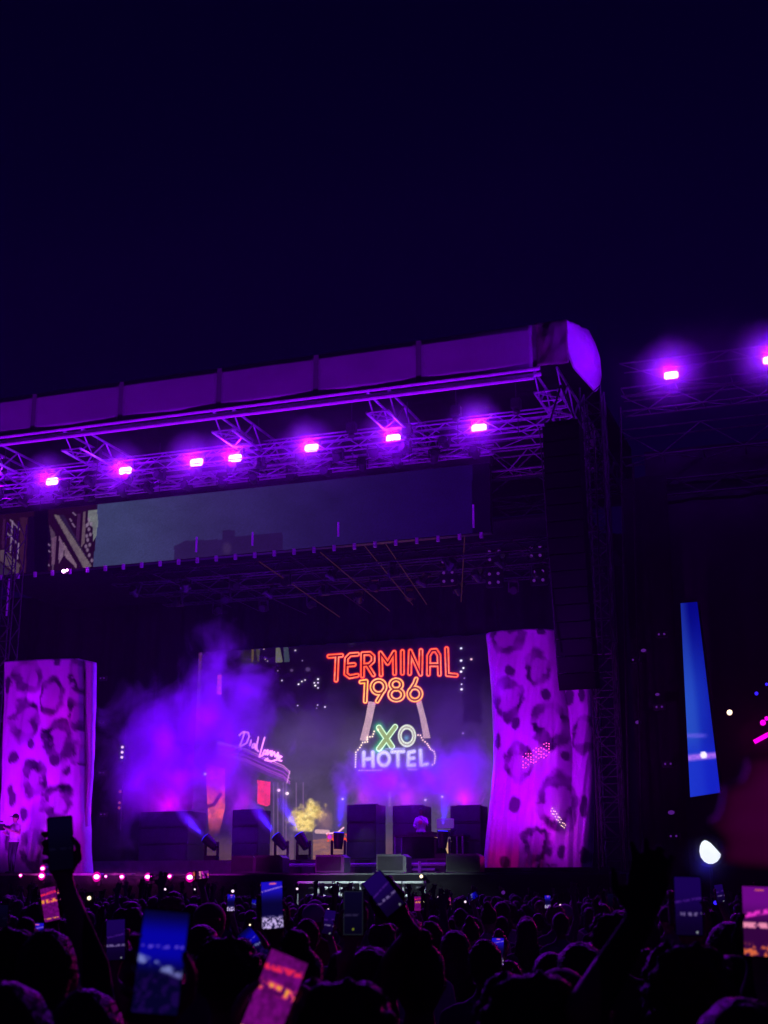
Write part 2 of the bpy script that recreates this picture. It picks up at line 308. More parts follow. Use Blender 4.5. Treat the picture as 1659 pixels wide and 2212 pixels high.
    # marquee bulbs
    def bulbs(p, step, c, r=9):
        nonlocal img
        for (x0, y0), (x1, y1) in zip(p[:-1], p[1:]):
            L = math.hypot(x1-x0, y1-y0); n = max(1, int(L/step))
            for k in range(n):
                t = k/n; dd = np.hypot(A-(x0+t*(x1-x0)), B-(y0+t*(y1-y0))); img = mix(img, sstep(r*1.2, r*.5, dd), c); img = img+np.array(c)*(.18*np.exp(-(dd/(r*2))**2))[..., None]
    bulbs([(640, 975), (600, 992), (582, 1045), (530, 1052), (530, 1100), (480, 1108), (452, 1160), (410, 1208), (405, 1360), (445, 1378)], 22, (255, 226, 196))
    bulbs([(1055, 1030), (1080, 1032), (1105, 1082), (1150, 1120), (1185, 1175), (1222, 1200), (1235, 1250), (1225, 1320), (1185, 1358)], 21, (255, 205, 190))
    bulbs([(445, 1398), (700, 1396)], 26, (225, 190, 225), 7); bulbs([(960, 1388), (1065, 1388)], 24, (225, 170, 225), 7)
    img = img*(.93+.14*rng.random(X.shape))[..., None]
    return lin(img)*(1.0)

def paint_header(X, Y):
    t = sstep(200, 1050, X); img = np.array([62, 56, 112.])*(1-t[..., None])+np.array([24, 2, 74.])*t[..., None]
    img *= (.9+.2*fbm(X/60, Y/30, 2))[..., None]; img += np.array([0, 12, 0.])*sstep(500, 230, X)[..., None]
    img = mix(img, .55*inpoly(X, Y, [(376, 1180), (400, 1168), (480, 1165), (480, 1145), (508, 1145), (508, 1160), (610, 1150), (612, 1200), (376, 1222)]), (36, 8, 66))
    img = mix(img, .35*sstep(14, 4, np.hypot(X-490, (Y-1185)/1.4)), (90, 70, 110))
    img = mix(img, inpoly(X, Y, [(-60, 1050), (190, 1050), (210, 1090), (206, 1170), (198, 1250), (-60, 1290)]).astype(float), (34, 6, 40))
    q = lambda p: [(.16*a, 1061.7+.16*b) for a, b in p]
    for p, c in (([(0, 790), (60, 790), (270, 990), (240, 1130), (0, 930)], (92, 72, 84)), ([(0, 960), (200, 1140), (0, 1150)], (50, 34, 66)), ([(270, 350), (370, 350), (340, 1120), (270, 1000)], (58, 24, 54)),
                 ([(40, 370), (80, 370), (50, 770), (20, 760)], (60, 22, 70)), ([(380, 340), (640, 320), (690, 640), (640, 1120), (350, 1120)], (14, 0, 40)),
                 ([(725, 310), (790, 320), (1240, 1010), (1130, 1035)], (120, 104, 112)), ([(790, 320), (860, 310), (1100, 760), (1180, 900)], (44, 26, 66)), ([(665, 450), (740, 560), (720, 1070), (700, 1070), (690, 650)], (88, 66, 90)),
                 ([(800, 590), (870, 740), (860, 860), (790, 985)], (132, 102, 132)), ([(860, 690), (1040, 1000), (1035, 1040), (870, 870)], (140, 112, 134)), ([(700, 630), (760, 600), (740, 990), (700, 980)], (112, 78, 110)),
                 ([(1040, 300), (1090, 300), (1060, 680), (1030, 640)], (66, 30, 78)), ([(1120, 270), (1160, 265), (1140, 700), (1090, 760)], (104, 84, 96)), ([(1190, 255), (1310, 245), (1325, 420), (1300, 600), (1260, 670), (1250, 480), (1190, 420)], (128, 134, 134))):
        img = mix(img, .95*inpoly(X, Y, q(p))*(.75+.4*fbm(X/6, Y/10, 13)), c)
    A, B = X/.16, (Y-1061.7)/.16
    for x, y in ((1190, 440), (1230, 440), (1200, 510), (1220, 580), (1170, 600), (1185, 655), (1160, 740), (1210, 720), (1180, 790), (1205, 860), (1240, 930), (1200, 380), (1170, 460)):
        img = mix(img, .8*sstep(26, 12, np.hypot(A-x, (B-y)*.7)), (150, 130, 156))
    for p in ([(140, 385), (262, 515)], [(90, 555), (245, 715)], [(170, 400), (140, 820)], [(640, 700), (672, 730)], [(640, 780), (672, 815)], [(620, 955), (665, 1000)], [(985, 285), (1020, 320)], [(945, 370), (965, 400)], [(975, 430), (1010, 480)], [(250, 700), (235, 910)]):
        img = mix(img, .85*sstep(13, 6, pdist(A, B, p)), (150, 124, 160))
    img = mix(img, .95*((X > 74) & (X < 104)), (6, 0, 26)); img = mix(img, .9*(X > 1020), (8, 0, 32))
    return lin(img*(.92+.16*rng.random(X.shape))[..., None])

def led(name, parent, u0, u1, w0, w1, v, nx, nz, painter, m=E_screen, orig=(0, 0, 0)):
    uu, ww = np.meshgrid(np.linspace(u0, u1, nx), np.linspace(w0, w1, nz))
    P = np.stack([OX+uu*UX+v*VX, OY+uu*UY+v*VY, ww], -1); px, py = proj(P.reshape(-1, 3))
    C = painter(px.reshape(uu.shape), py.reshape(uu.shape))
    L = np.stack([uu-orig[0], np.full(uu.shape, v-orig[1]), ww-orig[2]], -1)
    return link(bpy.data.objects.new(name, grid_mesh(name, L, C, m, False)), parent)

# ------------------------------------------------------------------ the setting
g = MB().box(-400, 400, -60, 900, -.2, 0).build('ground', M_ground); g['kind'] = 'structure'
W_DECK = 2.42; W_RISER = 2.90
def struct(name, m, boxes, bev=0):
    b = MB()
    for x0, x1, y0, y1, z0, z1 in boxes: b.box(x0, x1, y0, y1, z0, z1)
    o = b.build(name, m, None, S(0, 0, 0), (0, 0, ANG)); o['kind'] = 'structure'; return o
struct('stage_deck', M_deck, [(-30, 1.0, -1, 14, .01, W_DECK-.03)])
struct('stage_deck_edge', M_lip, [(-30, -13.6, -1.03, -.8, W_DECK-.06, W_DECK)])
struct('stage_riser', M_deck, [(-20, -4.2, 4.6, 14, W_DECK, W_RISER)])

ORD = ['first', 'second', 'third', 'fourth', 'fifth', 'sixth', 'seventh', 'eighth', 'ninth', 'tenth', 'eleventh', 'twelfth', 'thirteenth', 'fourteenth', 'fifteenth', 'sixteenth', 'seventeenth', 'eighteenth', 'nineteenth', 'twentieth',
       'twenty-first', 'twenty-second', 'twenty-third', 'twenty-fourth', 'twenty-fifth', 'twenty-sixth', 'twenty-seventh', 'twenty-eighth', 'twenty-ninth', 'thirtieth']
# ------------------------------------------------------------------ roof
WT, WB = 18.73, 17.33
r = root('stage_roof', 'long grey canvas covered stage roof with truss edge, highest at its wrapped right corner', 'stage roof', S(0, 0, WB))
seams = [-26.0] + [uw(x, 800, 0)[0] for x in (80, 265, 475, 683, 905, 1158)]
for a, b in zip(seams[:-1], seams[1:]):
    nx = 26; nz = 8
    uu, ww = np.meshgrid(np.linspace(a+.09, b-.09, nx), np.linspace(0, WT-WB, nz))
    vv = -.03-.02*np.sin(np.pi*(uu-a)/(b-a))+.02*(fbm(uu*1.2+9, ww*2, 3)-.5)
    P = np.stack([uu, vv, ww], -1); C = np.full(P.shape, .4)
    link(bpy.data.objects.new('fascia_panel', grid_mesh('fascia_panel', P, C, M_fascia, True, (0, .04, 0))), r)
M_seam = mat('roof fascia seam', (.2, .15, .19), .7)
for s in seams[1:]: MB().box(s-.1, s+.1, -.02, .04, -.02, WT-WB).build('seam_strip', M_seam, r)
MB().box(-26, -.2, .2, 12.8, 1.15, 1.3).build('roof_skin', M_cloth, r)
MB().box(-26, -.2, 12.6, 12.8, -1, 1.15).build('rear_skin', M_cloth, r)
# wrapped dark corner
nx, nz = 20, 16; U0, U1 = seams[-1]+.05, .0
uu, ww = np.meshgrid(np.linspace(0, 1, nx), np.linspace(0, 1, nz))
P = np.stack([U0+(U1-U0)*uu, -.06-.10*np.sin(np.pi*uu)*np.sin(np.pi*ww)+.16*(fbm(uu*4, ww*4, 8)-.5), ww*(WT-WB+.02)], -1)
link(bpy.data.objects.new('corner_wrap', grid_mesh('corner_wrap', P, np.full(P.shape, .3), M_darktarp, True, (0, .05, 0))), r)
# bright side tarp
def curve(pts, t):
    pts = np.array(pts, float); k = np.linspace(0, 1, len(pts)); return np.stack([np.interp(t, k, pts[:, i]) for i in range(pts.shape[1])], -1)
Lc = curve([(*uw(1225, 691, 0), 0), (*uw(1222, 722, 0), 0), (*uw(1226, 758, 0), 0), (*uw(1241, 795, 0), 0), (*uw(1287, 846, 2), 2)], np.linspace(0, 1, 24))
Rc = curve([(*uw(1272, 713, 2.4), 2.4), (*uw(1286, 742, 2.4), 2.4), (*uw(1297, 780, 2.4), 2.4), (*uw(1300, 812, 2.4), 2.4), (*uw(1295, 836, 2.4), 2.4)], np.linspace(0, 1, 24))
t = np.linspace(0, 1, 24)[None, :, None]; G = Lc[:, None, :]*(1-t)+Rc[:, None, :]*t
gi, gj = np.meshgrid(np.linspace(0, 1, 24), np.linspace(0, 1, 24)); bul = .35*np.sin(np.pi*gi)*np.sin(np.pi*gj)+.22*(fbm(gi*7+gj*2, gj*1.5, 5)-.5)*np.sin(np.pi*gi)**.5
P = np.stack([G[..., 0]+bul*.9, G[..., 2]-bul*.3, G[..., 1]-WB], -1)
link(bpy.data.objects.new('side_tarpaulin', grid_mesh('side_tarpaulin', P, np.full(P.shape, .7), M_tarp, True, (-.05, .03, 0))), r)
for k, (dz, dy, rr) in enumerate(((-.06, -.02, .05), (-.2, .12, .05), (-.33, 0, .055))):
    MB().tube((-26, dy, dz), (-.9 if k < 2 else -1.1, dy, dz), rr*1.3).build('edge_chord', M_white, r)

def truss(name, label, A, B, size=.5, cell=None, group=None, m=M_truss, rad=.03, faces='fbt', hang=False):
    A, B = Vector(A), Vector(B); d = B-A; L = d.length; x = d.normalized(); z = Vector((0, 0, 1))
    if abs(x.z) > .9: z = Vector((VX, VY, 0))
    y = z.cross(x).normalized(); z = x.cross(y)
    o = bpy.data.objects.new(name, None); link(o); o.matrix_world = Matrix.Translation(A) @ Matrix((x, y, z)).transposed().to_4x4()
    tag(o, label, 'truss', group); h = size/2
    ch = MB().tube((0, 0, 0), (L, 0, 0), rad).mesh('chord', m)
    for sy in (-h, h):
        for sz in (-h, h): inst('chord', ch, o, (0, sy, sz))
    n = max(2, round(L/(cell or size))); c = L/n
    bx = MB().tube((0, 0, -h), (c, 0, h), rad*.75, n=6).mesh('brace', m); bx2 = MB().tube((0, 0, h), (c, 0, -h), rad*.6, n=6).mesh('brace', m)
    by = MB().tube((0, -h, 0), (c, h, 0), rad*.6, n=6).mesh('brace', m); by2 = MB().tube((0, h, 0), (c, -h, 0), rad*.6, n=6).mesh('brace', m)
    st = MB().tube((0, -h, 0), (0, h, 0), rad*.6, n=6).mesh('strut', m)
    for i in range(n):
        if 'f' in faces: inst('brace', bx if i % 2 else bx2, o, (i*c, -h, 0))
        if 'k' in faces: inst('brace', bx if i % 2 else bx2, o, (i*c, h, 0))
        if 'b' in faces: inst('brace', by if i % 2 else by2, o, (i*c, 0, -h)); inst('strut', st, o, (i*c, 0, -h))
    return o
GT = 'roof trusses under the stage canopy'
def P3(px, py, v): u, w = uw(px, py, v); return S(u, v, w)
for i, (x, lab) in enumerate(((-30, 'roof joist truss at the far left edge of the picture'), (160, 'roof joist truss running back above the leftmost bright flood'), (482, 'roof joist truss between the second and third pair of floods'),
                              (815, 'roof joist truss running back above the sixth flood from the left'), (1180, 'roof joist truss at the wrapped right corner'))):
    u, w = uw(x, 860, .2); truss('joist_truss', lab, S(u, .2, 16.95), S(u, 12.4, 16.95), .72, .8, GT, faces='fkb', rad=.045)
uL, uR = -25, -.4
truss('roof_truss', 'deep lattice truss just behind the roof edge over the whole stage width', S(uL, 3.2, 16.55), S(-.7, 3.2, 16.55), .9, 1.2, GT, rad=.032)
truss('roof_truss', 'second lattice truss deeper under the roof behind the floods', S(uL, 6.5, 16.6), S(-.6, 6.5, 16.6), 1.1, 1.3, GT, rad=.035)
truss('roof_truss', 'rearmost dim lattice truss under the roof', S(uL, 9.5, 16.5), S(-.6, 9.5, 16.5), 1.1, 1.5, GT, rad=.035)
a, w = uw(940, 925, 2.2); b, _ = uw(1200, 900, 2.2)
truss('lighting_truss', 'bright lighting truss carrying the row of magenta floods', S(uL, 2.2, w-.15), S(b, 2.2, w-.15), .42, .6, GT)
truss('header_truss', 'ladder like truss along the top of the upper screen', S(uL, 3.0, 15.92), S(uw(1064, 975, 3.0)[0], 3.0, 15.92), .34, .8, GT, faces='bfk')
a, w = uw(1062, 1005, 4.5); b, _ = uw(1200, 990, 4.5)
truss('side_truss', 'short truss between the upper screen and the hanging speakers', S(a, 4.5, w), S(b+1.2, 4.5, w), .7, .7, GT, faces='fb')
truss('side_truss', 'lower short dim truss beside the hanging speakers', S(a, 5.5, w-1.6), S(b+1, 5.5, w-1.6), .5, .7, GT, faces='fb', m=M_dark)

# clutter: hoists, hanging moving lights, cables
def hoist():
    o = root('chain_hoist', 'x', 'chain hoist', (0, 0, 0), ANG, 'black chain hoists under the roof')
    MB().box(-.16, .16, -.14, .14, -.35, 0, .03).build('motor_case', M_black, o); MB().tube((0, 0, 0), (0, 0, .8), .015).tube((.05, 0, -.35), (.05, 0, -1.3), .012).build('chain', M_dark, o)
    MB().ball((0, 0, -.45), .13, 2, (1, 1, .8)).build('chain_bag', M_black, o); return o
h0 = hoist()
for i, (x, v) in enumerate(((20, 1.5), (100, 3), (215, 1.5), (350, 3), (560, 2.6), (640, 4), (760, 2), (880, 2), (985, 1.6), (1015, 4), (1115, 1.6), (1168, 3))):
    o = h0 if i == 0 else copy_tree(h0); u, w = uw(x, 880, v); o.location = S(u, v, 17.0-.3*(i % 2)); o['label'] = 'black chain hoist under the roof canopy, %s from the left' % ORD[i]
def mover(name='moving_light', lens=None):
    o = root(name, 'x', 'stage light', (0, 0, 0), ANG)
    MB().box(-.17, .17, -.13, .13, -.12, 0, .02).build('base', M_black, o)
    [MB().box(a_, a_+.05, -.06, .06, -.5, -.1, .01).build('yoke_arm', M_dark, o) for a_ in (-.2, .15)]
    hd = MB().tube((0, .18, -.42), (0, -.2, -.42), .12, .15, 14).build('head', M_black, o)
    MB().tube((0, -.2, -.42), (0, -.215, -.42), .13, n=14).build('lens', lens or M_dark, hd); return o
m0 = mover()
for i in range(30):
    o = m0 if i == 0 else copy_tree(m0); u = -23+i*.66+random.uniform(-.1, .1)
    o.location = S(u, 3.0 if i % 2 else 2.2, 16.12 if i % 2 else 16.35); o.rotation_euler = (R(random.uniform(-30, 20)), 0, ANG+R(random.uniform(-40, 40)))
    o['label'] = 'unlit black moving light above the upper screen, %s from the left' % ORD[i]; o['group'] = 'unlit moving lights on the front trusses'
rod = MB().tube((-.16, 0, 0), (.16, 0, 0), .022, n=6).mesh('pipe_stub', M_alu)
for i in range(30):
    u = -23+i*.65; o = inst('pipe_stub', rod, None, S(u, random.uniform(2.4, 3.1), random.uniform(15.75, 16.3)), (R(random.uniform(-30, 30)), R(random.choice((35, 40, -35, 0, 50))), ANG+R(random.uniform(-40, 40))))
    tag(o, 'short bare clamp pipe on the truss above the upper screen, %s from the left' % ORD[i], 'pipe', 'clamp pipes on the front trusses')

# ------------------------------------------------------------------ floods
FL = [(113, 1040, 2.0), (271, 1017, 2.0), (425, 999, 2.0), (508, 990, 2.0), (673, 968, 2.0), (850, 947, 2.0), (1035, 925, 2.0), (1450, 811, .6), (1664, 778, .6), (-22, 1062, 2.0)]
nm = ['leftmost lit', 'second lit', 'third lit', 'fourth lit', 'fifth lit', 'sixth lit', 'seventh lit, nearest the roof corner', 'right wing', 'far right wing, cut by the picture edge', 'far left, just outside the picture']
def flood():
    o = root('flood_light', 'x', 'flood light', (0, 0, 0))
    MB().box(-.26, .26, .0, .16, -.15, .15, .02).build('housing', M_black, o); MB().box(-.3, -.27, .02, .1, -.05, .34).box(.27, .3, .02, .1, -.05, .34).box(-.3, .3, .02, .1, .34, .37).build('yoke', M_dark, o)
    MB().box(-.235, .235, -.02, .005, -.12, .12, .035).build('lens', E_flood, o); return o
f0 = flood()
for i, (x, y, v) in enumerate(FL):
    o = f0 if i == 0 else copy_tree(f0); u, w = uw(x, y, v); o.location = S(u, v, w); o['group'] = 'bright magenta floods along the stage roof'
    o['label'] = 'glowing magenta flood lamp, %s' % ((nm[i]+' in the roof row') if i < 7 else nm[i])
    sc = 1.0 if i < 7 else .85; o.scale = (sc, 1, sc)
    lamp('flood_glow', 'POINT', S(u, v-.35, w), (.2, 0, 1), 150 if i < 7 or i > 8 else 190, size=.12)
    lamp('flood_core', 'POINT', S(u, v-.2, w), (1, 0, .8), 5, size=.1)
    lamp('flood_beam', 'SPOT', S(u, v-.5, w), (.32, 0, 1), 2000, aim=(S(u, v, w).x*.6, 10, 1.6), size=.25, spot=42, blend=.9)

# ------------------------------------------------------------------ upper screen
r = root('upper_screen', 'wide dim LED header screen showing a night sky and part of a building', 'screen', S(-13, 3.5, 14.4))
OG = (-13, 3.5, 14.4)
led('picture', r, -25, -3.5, 13.22, 15.58, 3.5, 620, 80, paint_header, emis('header wall picture', (1, 1, 1), .8, attr=True), orig=OG)
MB().box(-12, 9.5, .03, .3, -1.2, 1.2).build('cabinet', M_black, r)
MB().box(-12, 9.55, -.04, .3, 1.18, 1.42).build('top_frame', M_black, r)
cl = MB().box(-.05, .05, -.08, 0, -.14, .05).mesh('clip', M_lip)
for k in range(29): inst('clip', cl, r, (9.2-k*.74, -.02, -1.24))
for x, y0, y1 in ((425, 1160, 1192), (546, 1150, 1178), (731, 1128, 1158), (20, 1250, 1330), (1022, 1090, 1140)):
    u, w0 = uw(x, y0, 3.3); _, w1 = uw(x, y1, 3.3)
    o = MB().tube((0, 0, w1), (0, 0, w0), .035, n=6).build('hanging_strap', M_white, None, S(u, 3.3, 0)); tag(o, 'short pale strap in front of the upper screen, %s' % ('outermost left' if x < 100 else 'at the dark skyline' if x < 500 else 'right of the dark skyline' if x < 600 else 'at the centre' if x < 800 else 'at its right end'), 'strap', 'pale straps at the upper screen')
r = root('signal_light', 'small magenta twin lamp at the lower left edge of the upper screen', 'lamp', P3(141, 1234, 3.2))
MB().box(-.1, .1, 0, .12, -.08, .08, .02).build('housing', M_black, r); MB().ball((-.05, -.03, 0), .07, 2).ball((.09, -.03, .03), .045, 2).build('lens', E_flood, r, smooth=True)
lamp('signal_glow', 'POINT', P3(141, 1234, 2.8), (.5, 0, 1), 18, size=.05)

# ------------------------------------------------------------------ inner stage: ceiling, drapes, main LED wall
def folds(name, label, u0, u1, w0, w1, v, n, m, amp=.12, cat='curtain', rz=0):
    nx = int((u1-u0)*9)+2; uu, ww = np.meshgrid(np.linspace(0, u1-u0, nx), np.linspace(0, w1-w0, 6))
    vv = amp*np.sin(uu*n)+amp*.5*np.sin(uu*n*2.3+1)
    o = link(bpy.data.objects.new(name, grid_mesh(name, np.stack([uu, vv, ww], -1), np.full(uu.shape+(3,), .05), m, True, (0, .04, 0))), None, S(u0, v, w0), (0, 0, ANG+rz)); return tag(o, label, cat)
uS0, wS1 = -18.45, 11.45
folds('stage_curtain', 'black pleated curtain left of the main screen', -30, -18.5, W_DECK, 14.5, 12.3, 5, M_cloth)
folds('stage_curtain', 'black pleated curtain above the main screen', -18.5, -.5, 11.55, 15, 12.35, 5, M_cloth)
folds('stage_curtain', 'dark curtain hanging right of the main screen behind the speaker column', -5.6, 1.2, W_DECK, 15, 11.8, 4, M_cloth)
o = MB().box(-25, -.5, 4.2, 12.2, 13.75, 13.85).build('stage_ceiling', M_cloth, None, S(0, 0, 0), (0, 0, ANG)); o['kind'] = 'structure'
r = root('main_screen', 'large LED wall showing neon hotel signs over a foggy city street', 'screen', S(-12, 12, W_RISER))
led('picture', r, uS0, -5.6, 2.92, wS1, 12, 640, 440, paint_main, orig=(-12, 12, W_RISER))
MB().box(uS0+12, 6.4, .04, .22, 0, wS1-W_RISER).build('cabinet', M_black, r)
# thin ceiling lines, the rose ones glowing in place of reflected light
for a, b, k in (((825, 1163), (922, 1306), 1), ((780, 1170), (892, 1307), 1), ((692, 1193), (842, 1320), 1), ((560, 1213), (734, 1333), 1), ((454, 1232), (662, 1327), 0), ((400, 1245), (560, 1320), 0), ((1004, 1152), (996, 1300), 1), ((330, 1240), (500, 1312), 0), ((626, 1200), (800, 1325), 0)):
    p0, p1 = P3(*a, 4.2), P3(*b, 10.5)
    o = bpy.data.objects.new('ceiling_tape', MB().tube((0, 0, 0), p1-p0, .016 if k else .012, n=5).mesh('ceiling_tape', E_sheen if k else M_dark)); link(o, None, p0)
    tag(o, 'thin %s line under stage ceiling, front %s' % ('faint rose sheen' if k else 'dark metal', 'near its left end' if a[0] < 380 else 'left of the pale straps' if a[0] < 430 else 'beside the first pale strap' if a[0] < 500 else 'under the third strap' if a[0] < 600 else 'under the dark skyline' if a[0] < 660 else 'before the strap at the centre' if a[0] < 740 else 'right of the centre strap' if a[0] < 800 else 'further right of the centre strap' if a[0] < 900 else 'at the right end of the screen'), 'cable', 'thin lines under the stage ceiling')
for v in (6, 8, 10): truss('ceiling_truss', 'dark inner truss under the stage ceiling, %s' % {6: 'nearest of three', 8: 'middle of three', 10: 'rearmost of three'}[v], S(-19, v, 13.3), S(-1, v, 13.3), .4, .6, 'inner ceiling trusses', m=M_dark, faces='fb')
m2 = mover('moving_light')
for i in range(26):
    o = m2 if i == 0 else copy_tree(m2); o.location = S(-18+i*.68, (6, 8, 10)[i % 3], 13.1); o.rotation_euler = (R(random.uniform(-40, 20)), 0, ANG+R(random.uniform(-60, 60)))
    o['label'] = 'unlit black moving light under the inner stage ceiling, %s from the left' % ORD[i]; o['group'] = 'unlit moving lights on the inner ceiling'
# blinders with four lenses on the right, twin lamps elsewhere
def blinder(n):
    o = root('blinder_light', 'x', 'stage light', (0, 0, 0)); pts = [(-.16, .16), (.16, .16), (-.16, -.16), (.16, -.16)] if n == 4 else [(-.14, 0), (.14, 0)]
    MB().box(-.32, .32, 0, .2, -.32 if n == 4 else -.17, .32 if n == 4 else .17, .03).build('housing', M_black, o)
    for x, z in pts: MB().tube((x, -.03, z), (x, 0, z), .055, n=10).build('lens', E_dim, o)
    return o
b4, b2 = blinder(4), blinder(2); first = {4: 1, 2: 1}
for n, x, y, v, lab in ((4, 1067, 1199, 8, 'upper left'), (4, 1157, 1191, 8, 'upper right'), (4, 1067, 1249, 8, 'lower left'), (4, 1163, 1244, 8, 'lower right'), (4, 1153, 1130, 8, 'topmost'), (4, 966, 1204, 8.2, 'leftmost'), (4, 968, 1246, 8.2, 'lower leftmost')):
    o = b4 if first[4] else copy_tree(b4); first[4] = 0; o.location = P3(x, y, v); o['label'] = 'dim violet four lens blinder, %s of the group left of the hanging speakers' % lab; o['group'] = 'four lens blinders'
for x, y, v, lab in ((221, 1465, 8, 'highest beside the left banner'), (220, 1561, 8, 'second beside the left banner'), (220, 1669, 8, 'third beside the left banner'), (222, 1759, 8, 'lowest beside the left banner'),
                     (1443, 1650, 1.7, 'on the right wing wall above the bright white lamp'), (1455, 1806, 1.7, 'low on the right wing wall'), (1429, 1370, 1.7, 'high on the right wing wall'), (1373, 1425, 1.7, 'on the dark wall right of the scaffold tower'), (1424, 1527, 1.7, 'middle of the right wing wall')):
    o = b2 if first[2] else copy_tree(b2); first[2] = 0; o.location = P3(x, y, v); o['label'] = 'small dim twin lamp, '+lab; o['group'] = 'twin lamps'; o.scale = (.55,)*3
r = root('lamp_strip', 'vertical strip of small lamps left of the purple smoke', 'lamp strip', P3(261, 1680, 7))
MB().box(-.07, .07, .02, .08, -1.9, 1.9).build('bar', M_black, r)
for y, m in ((1614, E_dot), (1625, E_dot), (1636, E_dot), (1710, E_red), (1734, E_red), (1745, E_red)):
    MB().ball((0, 0, uw(261, y, 7)[1]-uw(261, 1680, 7)[1]), .055, 2).build('light_dot', m, r)

# ------------------------------------------------------------------ leopard banners
def spots(X, Y, L, seed):
    m = np.zeros(X.shape); wob = 26*(fbm(X/20, Y/24, seed)-.5)+5*(fbm(X/5, Y/6, seed)-.5); wob2 = 30*(fbm(X/20+40, Y/24, seed)-.5)
    for (cx, cy_, rx, ry) in L:
        if rx > 13:
            k = np.hypot((X+wob-cx)/rx, (Y+wob2-cy_)/ry); a = np.arctan2(Y-cy_, X-cx)
            brk = .5+.5*np.sin(2*a+cx)*np.sin(a*1.5+cy_); th = .06+.36*fbm(np.cos(a)*1.3+cx, np.sin(a)*1.3+cy_, 3)
            m = np.maximum(m, sstep(th+.14, th-.1, np.abs(k-.86))*(.45+.55*sstep(.0, .6, brk))*(.6+.7*fbm(X/25, Y/25, seed+8)))
            m = np.maximum(m, .28*sstep(.8, .6, k))
        else: m = np.maximum(m, sstep(1.15, .8, np.hypot((X+wob*.5-cx)/rx, (Y+wob2*.5-cy_)/ry)))
    return m
LB = [(60, 1457, 31, 36), (167, 1457, 17, 33), (113, 1502, 24, 36), (55, 1555, 30, 42), (164, 1543, 16, 32), (126, 1596, 27, 42), (118, 1640, 12, 13), (68, 1607, 8, 12), (28, 1634, 9, 14), (164, 1631, 14, 26), (74, 1681, 24, 36),
      (145, 1665, 8, 9), (124, 1732, 30, 37), (25, 1719, 9, 26), (55, 1760, 9, 18), (74, 1835, 24, 38), (125, 1425, 9, 12), (140, 1850, 20, 30), (20, 1820, 9, 25), (20, 1480, 8, 22)]
RB = [(1093, 1381, 34, 28), (1169, 1366, 9, 8), (1159, 1444, 24, 37), (1100, 1510, 30, 42), (1189, 1562, 33, 50), (1115, 1564, 10, 15), (1123, 1648, 28, 40), (1205, 1738, 36, 62), (1221, 1632, 9, 11), (1262, 1584, 24, 38),
      (1227, 1504, 12, 20), (1258, 1500, 8, 20), (1114, 1738, 12, 18), (1159, 1825, 29, 38), (1211, 1840, 9, 17), (1262, 1741, 9, 26), (1105, 1450, 10, 12), (1180, 1880, 18, 12), (1262, 1850, 9, 18), (1075, 1600, 8, 16), (1180, 1500, 9, 12), (1090, 1860, 12, 14)]
def banner_piece(name, root_, o0, left, right, v, L, seed, nx, nz, bow=.0, edge=.25, dep=.5):
    t = np.linspace(0, 1, nz); A = curve(left, t)[:, None, :]; B = curve(right, t)[:, None, :]; s = np.linspace(0, 1, nx)[None, :, None]; G = A*(1-s)+B*s
    X, Y = G[..., 0], G[..., 1]; sp_ = spots(X, Y, L, seed); C = lin(np.array([225, 205, 228.]))*(1-sp_[..., None])+lin(np.array([84, 32, 94.]))*sp_[..., None]
    C = C*(.85+.3*fbm(X/30, Y/60, seed+5))[..., None]
    ss = np.broadcast_to(np.linspace(0, 1, nx)[None, :], X.shape); tt = np.broadcast_to(t[:, None], X.shape)
    wr = .34*(fbm(X/15+Y/130, Y/240, seed+9)-.5)*sstep(0, .15, tt)+.06*(fbm(X/7, Y/50, seed+2)-.5)
    ee = edge*(np.exp(-ss*14)+np.exp(-(1-ss)*14))
    P = np.zeros(X.shape+(3,))
    for i in range(nz):
        for j in range(nx):
            u, w = uw(X[i, j], Y[i, j], v); P[i, j] = (u-o0[0], v+wr[i, j]+ee[i, j]-bow*math.sin(math.pi*ss[i, j])-o0[1], w-o0[2])
    return link(bpy.data.objects.new(name, grid_mesh(name, P, C, M_print, True, (0, dep, 0))), root_)
o0 = (uw(90, 1890, 1)[0], 1, W_DECK); rb = root('leopard_banner', 'tall violet lit leopard print column at the left edge of the stage', 'banner', S(*o0), ANG, 'leopard print columns')
banner_piece('front_cloth', rb, o0, [(8, 1429), (4, 1600), (-8, 1886)], [(168, 1422), (172, 1700), (178, 1888)], 1, LB, 3, 60, 120, .1, .05, .6)
banner_piece('side_cloth', rb, (o0[0], o0[1], o0[2]), [(163, 1422), (171, 1600), (177, 1888)], [(199, 1429), (190, 1700), (184, 1888)], 1.35, LB, 3, 16, 100, 0, .0, .3)
o0 = (uw(1150, 1890, 1)[0], 1, W_DECK); rb = root('leopard_banner', 'stepped violet leopard print column under the hanging speakers, right of the stage', 'banner', S(*o0), ANG, 'leopard print columns')
le = [(1040, 1366), (1050, 1450), (1056, 1550), (1058, 1640), (1051, 1720), (1042, 1800), (1034, 1890)]; ri = [(1198, 1357), (1208, 1440), (1222, 1530), (1232, 1620), (1234, 1720), (1236, 1800), (1238, 1892)]
banner_piece('front_cloth', rb, o0, le, ri, 1, RB, 11, 70, 140, .15, .5, .5)
banner_piece('side_cloth', rb, o0, [(1208, 1470), (1216, 1580), (1224, 1680), (1228, 1780), (1230, 1894)], [(1272, 1468), (1277, 1580), (1278, 1680), (1273, 1780), (1266, 1900)], 1.4, RB, 11, 30, 120, .05, .3, .4)
